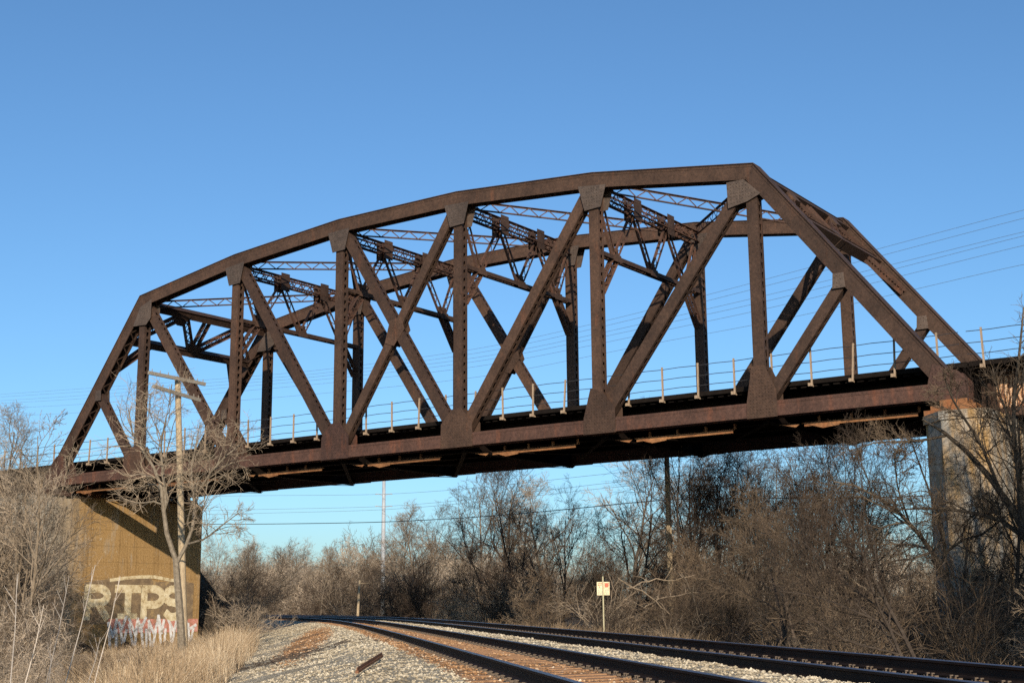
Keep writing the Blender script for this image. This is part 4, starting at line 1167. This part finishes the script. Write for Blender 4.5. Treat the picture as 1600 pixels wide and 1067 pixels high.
# ------------------------------------------------------------------ grass
def blades(name, xs, ys, zs, h, w, mat, seed, lean=.35):
    R = np.random.RandomState(seed); n = len(xs)
    a = R.rand(n) * 6.28; H = h * (.45 + .75 * R.rand(n) ** 1.3); d = R.rand(n) * 6.28; ln = lean * R.rand(n) ** 1.5 * H * 1.3
    b = np.stack([xs, ys, zs], -1); wv = np.stack([np.cos(a), np.sin(a), 0 * a], -1) * (w * (.6 + .8 * R.rand(n)))[:, None]
    dv = np.stack([np.cos(d), np.sin(d), 0 * d], -1)
    m_ = b + dv * (ln * .3)[:, None] + np.array([0, 0, 1]) * (H * .55)[:, None]
    t = b + dv * ln[:, None] + np.array([0, 0, 1]) * H[:, None]
    V = np.stack([b - wv, b + wv, m_ + wv * .8, m_ - wv * .8, t + wv * .5, t - wv * .2], 1).reshape(-1, 3)
    i = np.arange(n)[:, None] * 6
    F4 = np.concatenate([i + [[0, 1, 2, 3]], i + [[3, 2, 4, 5]]])
    o = mesh_from(name, V, [F4], M[mat]); return o
R = np.random.RandomState(77)
n = 150000
px = R.uniform(-80, 470, n); D = R.uniform(17, 60, n) ** 1.0
xy = np.array([CX, CY]) + FH * D[:, None] + RH * ((px - 800) / F * D * .98)[:, None]
s_, u_, _ = track_su(xy); keep = (u_ < -4.1 - .8 * R.rand(n)) & ((px < 405) | (D < 34)) & (u_ > -60) & (R.rand(n) < np.where(px > 165, 1, .45)) & ~((xy[:, 0] < 1.2) & (xy[:, 1] > -3) & (xy[:, 1] < 12)) & (vnoise(xy[:, 0], xy[:, 1], 2.2, 8) > .22)
xy = xy[keep]; pxk = px[keep]; g = ground_z(xy[:, 0], xy[:, 1])
hh = np.where(pxk > 165, 1.15, .9) * (.5 + .6 * vnoise(xy[:, 0], xy[:, 1], 2.4, 4) + .35 * vnoise(xy[:, 0], xy[:, 1], .5, 14)) * np.interp(pxk, [330, 345, 385, 420], [.72, .85, .72, .5])
mk = R.rand(len(xy)) < .3 + .5 * (vnoise(xy[:, 0], xy[:, 1], 2.5, 12) > .6)
for nm, q, mt in (('grass', ~mk, 'grass'), ('dead_weeds', mk, 'grass_br')):
    o = blades(nm, xy[q, 0], xy[q, 1], g[q] - .03, hh[q] * (1 if mt == 'grass' else 1.1), .0045, mt, 3, .75); tag(o, kind='stuff')
n = 42000
s = 12 + 150 * R.rand(n) ** 1.6; u = 7.5 + 3.2 * R.rand(n) ** 1.6
idx = (s + 30) / ds; ar = np.arange(len(tx))
x = np.interp(idx, ar, TXY[:, 0]) + np.interp(idx, ar, TN[:, 0]) * u; y = np.interp(idx, ar, TXY[:, 1]) + np.interp(idx, ar, TN[:, 1]) * u
k = vnoise(x, y, 1.3, 6) > .3; x, y = x[k], y[k]
o = blades('grass', x, y, ground_z(x, y) - .03, .62 * (.5 + vnoise(x, y, 2.5, 4)), .007, 'grass_br', 4, .8); tag(o, kind='stuff')

# brush debris washed up on the gravel slope
mb = MB(); c = P(452, 36, -1)
for k in range(120):
    x, y = c[0] + rnd.gauss(0, 1.1), c[1] + rnd.gauss(0, .8); z = gz(x, y) + rnd.uniform(.02, .14); a = rnd.uniform(0, 3.14); l = rnd.uniform(.15, .6)
    mb.tube([(x - c[0], y - c[1], z), (x - c[0] + l * math.cos(a), y - c[1] + l * math.sin(a), z + rnd.uniform(-.03, .12))], [.012, .006], 5)
o = mb.build('stick_debris', M['bark_dark']); o.location = (c[0], c[1], 0); tag(o, kind='stuff')

# ------------------------------------------------------------------ poles, sign, wires
def at_px(px, D, z): x, y = P(px, D, z); return np.array([x, y, z])
pb = P(285, 50, -1); pzb = gz(*pb); ztop = Z(275, 590, 50)
pole = empty('utility_pole', (pb[0], pb[1], pzb)); tag(pole, 'weathered wooden utility pole with two tilted crossarms in front of the left truss end', 'utility pole')
tp = P(277, 50, ztop); dv = np.array([tp[0] - pb[0], tp[1] - pb[1]])
mb = MB(); k = np.linspace(0, 1, 14); H = ztop - pzb
mb.tube(np.stack([dv[0] * k, dv[1] * k, H * k], -1), .145 - .035 * k, 14); mb.build('pole_shaft', M['pole_wood'], pole, smooth=True)
for (pa, pb2, mid) in (((233, 583), (321, 601), .55), ((240, 604), (313, 626), .5)):
    a = at_px(pa[0], 48.8, Z(pa[0], pa[1], 48.8)); b = at_px(pb2[0], 50.8, Z(pb2[0], pb2[1], 50.8)); o3 = np.array([pb[0], pb[1], pzb])
    sh = np.array([FH[0], FH[1], 0]) * -.12
    mb = MB(); mb.beam(a - o3 + sh, b - o3 + sh, .13, .10, (FH[0], FH[1], 0)); ar_ = mb.build('crossarm', M['arm_wood'], pole)
    for f in (.06, .2, .34, .72, .86, .96):
        c = a + (b - a) * f - o3 + sh; mb = MB(); mb.tube([c + [0, 0, .05], c + [0, 0, .17]], .016, 6); mb.build('insulator_pin', M['arm_wood'], ar_)

# sign by the far track
s0, sxy, sD = on_track_px(941, 8.5); sz0 = gz(*sxy); z1 = Z(941, 900, sD)
sg = empty('track_sign', (sxy[0], sxy[1], sz0)); tag(sg, 'small faded white and red warning sign on a thin pale post beside the far track', 'sign')
mm = simple('pale_sign_post', (.30, .27, .17), (.42, .38, .25), 5)
fw = np.array([FH[0], FH[1], 0]); rt_ = np.array([RH[0], RH[1], 0])
mb = MB(); mb.beam((0, 0, -.1), (0, 0, z1 - sz0), .05, .03, fw, ext=0); mb.build('sign_post', mm, sg)
sw = 19.5 / F * sD; pz = [Z(941, q, sD) - sz0 for q in (908.5, 918.8, 929.5)]
white = simple('faded_sign_paint', (.58, .46, .27), (.80, .68, .46), 8); red = simple('faded_red_print', (.50, .10, .06), (.60, .18, .11), 12); greyp = simple('grey_sign_print', (.30, .24, .2), (.42, .36, .3), 12)
for k in range(2):
    c = rt_ * .01 + fw * .03 + np.array([0, 0, (pz[k] + pz[k + 1]) / 2]); h = pz[k] - pz[k + 1] - .006
    mb = MB(); mb.box(c, (sw, .006, h), np.stack([rt_, fw, [0, 0, 1]])); pl = mb.build('sign_panel', white, sg)
    mb = MB(); r = random.Random(4 + k)
    rows = 3
    for row in range(rows):
        zc = c[2] + h * (.28 - .28 * row); xx = -.42
        while xx < .40:
            w_ = r.uniform(.05, .11)
            if abs(xx + w_ / 2) > .09 and r.random() < .85:
                mb.box(c + rt_ * sw * (xx + w_ / 2) - fw * .005 + [0, 0, zc - c[2]], (sw * w_ * .8, .003, h * .18), np.stack([rt_, fw, [0, 0, 1]]))
            xx += w_ + .025
    if k == 0:
        mb.tube([c + rt_ * sw * .27 - fw * .006 + [0, 0, 0], c + rt_ * sw * .27 - fw * .009], h * .34, 12)
    mb.build('sign_print', red if k == 0 else greyp, pl)

# poles in the distance
x, y = P(596, 170, 8); g = gz(x, y); zt = Z(596, 722, 170)
mp = empty('steel_monopole', (x, y, g)); tag(mp, 'tall pale grey steel power pole rising from the far wood under the deck', 'power pole')
mb = MB(); mb.tube([(0, 0, 0), (0, 0, (zt - g) * .5), (0, 0, zt - g)], [.34, .27, .19], 12); mb.build('pole_shaft', M['galv'], mp, smooth=True)
for py in (773, 792, 742):
    z = Z(596, py, 170) - g
    for s_2 in (1, -1):
        mb = MB(); a = np.array([0, 0, z]); b = a + rt_ * s_2 * 1.0 + [0, 0, .15]; mb.tube([a, b], .06, 6); mb.tube([b, b - [0, 0, .1]], .1, 6); mb.build('insulator_arm', M['galv'], mp)
x, y = P(1043, 60, 4); g = gz(x, y); zt = Z(1043, 668, 60)
up = empty('utility_pole', (x, y, g)); tag(up, 'plain brown utility pole standing in the wood behind the middle right of the deck', 'utility pole')
mb = MB(); mb.tube([(0, 0, 0), (0, 0, (zt - g) / 2), (0, 0, zt - g)], [.15, .13, .11], 10); mb.build('pole_shaft', M['pole_wood'], up, smooth=True)
mb = MB(); mb.beam(rt_ * -.9 + [0, 0, zt - g - .5] - fw * .14, rt_ * .9 + [0, 0, zt - g - .5] - fw * .14, .11, .09, fw); mb.build('crossarm', M['arm_wood'], up)
s0, sxy, sD = on_track_px(556, 9.0); D = min(sD, 105); x, y = P(555, D, 0); g = gz(x, y); a = at_px(555, D, g); b = at_px(559, D, Z(559, 906, D))
mb = MB(); mb.tube([a - a, b - a], [.11, .085], 8); mb.tube([b - a - [0, 0, .25], b - a - [0, 0, .2] + rt_ * .9], [.02, .01], 5)
o = mb.build('leaning_post', M['pole_wood']); o.location = tuple(a); tag(o, 'short leaning grey wooden post beside the bend of the tracks', 'post')

def wire(name, pts, r, mat, label, cat, group=None):
    """pts: (px, py, D)"""
    q = np.array([at_px(p[0], p[2], Z(*p)) for p in pts]); t = np.arange(len(q)); tt = np.linspace(0, len(q) - 1, 8 * len(q))
    # smooth the traced points
    cs_ = np.stack([np.interp(tt, t, q[:, c]) for c in range(3)], -1)
    for _ in range(12): cs_[1:-1] = (cs_[:-2] + 2 * cs_[1:-1] + cs_[2:]) / 4
    o0 = cs_[0].copy(); mb = MB(); mb.tube(cs_ - o0, r, 5, cap=False); o = mb.build(name, M[mat]); o.location = tuple(o0); tag(o, label, cat, group); return o
wire('utility_cable', [(260, 818, 110), (370, 819, 104), (600, 816, 95), (770, 806, 87), (900, 794, 80), (1043, 779, 74), (1200, 778, 68), (1330, 778, 64), (1460, 774, 60), (1560, 768, 57)], .026, 'wire', 'thick dark cable sagging under the deck past the brown utility pole', 'cable')
for dy, lb in ((0, 'upper'), (0, 'lower')):
    pass
for k, (y0, y1, y2, y3) in enumerate(((796, 792, 779, 752), (802, 797, 784, 760), (774, 773, 762, 738))):
    wire('power_line', [(300, y0 + 2, 190), (380, y0, 185), (597, y1, 170), (750, y2, 150), (960, y3, 128), (1300, y3 - 30, 100)], .018, 'wire_far', 'thin grey wire strung from the steel power pole under the deck', 'wire', 'wires on the steel power pole')
for k, ys in enumerate(((310, 328, 425, 489, 545, 583, 607, 616), (322, 341, 436, 497, 552, 588, 612, 620), (345, 362, 452, 507, 559, 592, 618, 626), (352, 368, 462, 514, 565, 597, 623, 630), (366, 383, 474, 524, 573, 603, 632, 638), (400, 412, 497, 540, 590, 618, 645, 650))):
    xs = (1680, 1600, 1240, 1000, 760, 470, 130, 0)
    Ds = [1 / (1 / 95 + (1 / 260 - 1 / 95) * (1680 - x_) / 1680) for x_ in xs]
    wire('power_line', [(a_, b_, d_) for a_, b_, d_ in zip(xs, ys, Ds)], .016, 'wire_far', 'thin high power line crossing the sky behind the whole truss', 'wire', 'high power lines behind the truss')

# still water in the ditch beyond the reeds
c = P(404, 150, -1.4); wz = gz(*c) + .25
an = np.linspace(0, 6.283, 24, endpoint=False)
m, nt, b = mat_new('ditch_water'); b.inputs['Base Color'].default_value = (.05, .07, .10, 1); b.inputs['Roughness'].default_value = .12; b.inputs['Specular IOR Level'].default_value = .6
V = [(c[0] + (3.2 + .5 * math.sin(3 * t)) * math.cos(t), c[1] + 9 * math.sin(t), wz) for t in an]
o = mesh_from('water', V, [np.array([list(range(24))])], m); tag(o, kind='structure')

# ------------------------------------------------------------------ light, sky, camera
SAZ = math.atan2(.62, -.785)          # direction towards the sun in plan, from +y clockwise
EL = 19.5
sx_, sy_ = math.sin(SAZ) , math.cos(SAZ)
ld = bpy.data.lights.new('sun', 'SUN'); ld.energy = 5.0; ld.angle = rad(.5); ld.color = (1.0, .87, .70)
lo = bpy.data.objects.new('sun', ld); col.objects.link(lo)
sd = Vector((sx_ * math.cos(rad(EL)), sy_ * math.cos(rad(EL)), math.sin(rad(EL))))
lo.rotation_euler = sd.to_track_quat('Z', 'Y').to_euler()
w = bpy.data.worlds.new('World'); scene.world = w; w.use_nodes = True
nt = w.node_tree; bg = nt.nodes['Background']
sky = nt.nodes.new('ShaderNodeTexSky'); sky.sky_type = 'NISHITA'; sky.sun_disc = False
sky.sun_elevation = rad(EL); sky.sun_rotation = SAZ
sky.air_density = 1.0; sky.dust_density = .9; sky.ozone_density = 6.0; sky.altitude = 0
tn = nt.nodes.new('ShaderNodeMix'); tn.data_type = 'RGBA'; tn.blend_type = 'MULTIPLY'; tn.inputs[0].default_value = 1; tn.inputs[7].default_value = (.98, 1.06, 1.02, 1)
nt.links.new(sky.outputs[0], tn.inputs[6]); nt.links.new(tn.outputs[2], bg.inputs[0]); bg.inputs[1].default_value = .125

cam = bpy.data.cameras.new('camera'); co = bpy.data.objects.new('camera', cam); col.objects.link(co)
cam.sensor_width = 36; cam.sensor_fit = 'HORIZONTAL'; cam.lens = F / 1600 * 36; cam.clip_end = 6000; cam.clip_start = .1
cp, sp = math.cos(PITCH), math.sin(PITCH)
f_ = np.array([math.sin(YAW) * cp, math.cos(YAW) * cp, sp]); r_ = np.array([math.cos(YAW), -math.sin(YAW), 0]); u__ = np.cross(r_, f_)
r2 = r_ * math.cos(ROLL) + u__ * math.sin(ROLL); u2 = -r_ * math.sin(ROLL) + u__ * math.cos(ROLL)
Mx = Matrix(((r2[0], u2[0], -f_[0], CX), (r2[1], u2[1], -f_[1], CY), (r2[2], u2[2], -f_[2], CZ), (0, 0, 0, 1)))
co.matrix_world = Mx
scene.camera = co
scene.view_settings.view_transform = 'Standard'; scene.view_settings.look = 'None'
scene.view_settings.exposure = 0.28; scene.view_settings.gamma = 1.0
scene.render.engine = 'CYCLES'
scene.cycles.use_denoising = False
scene.cycles.max_bounces = 5
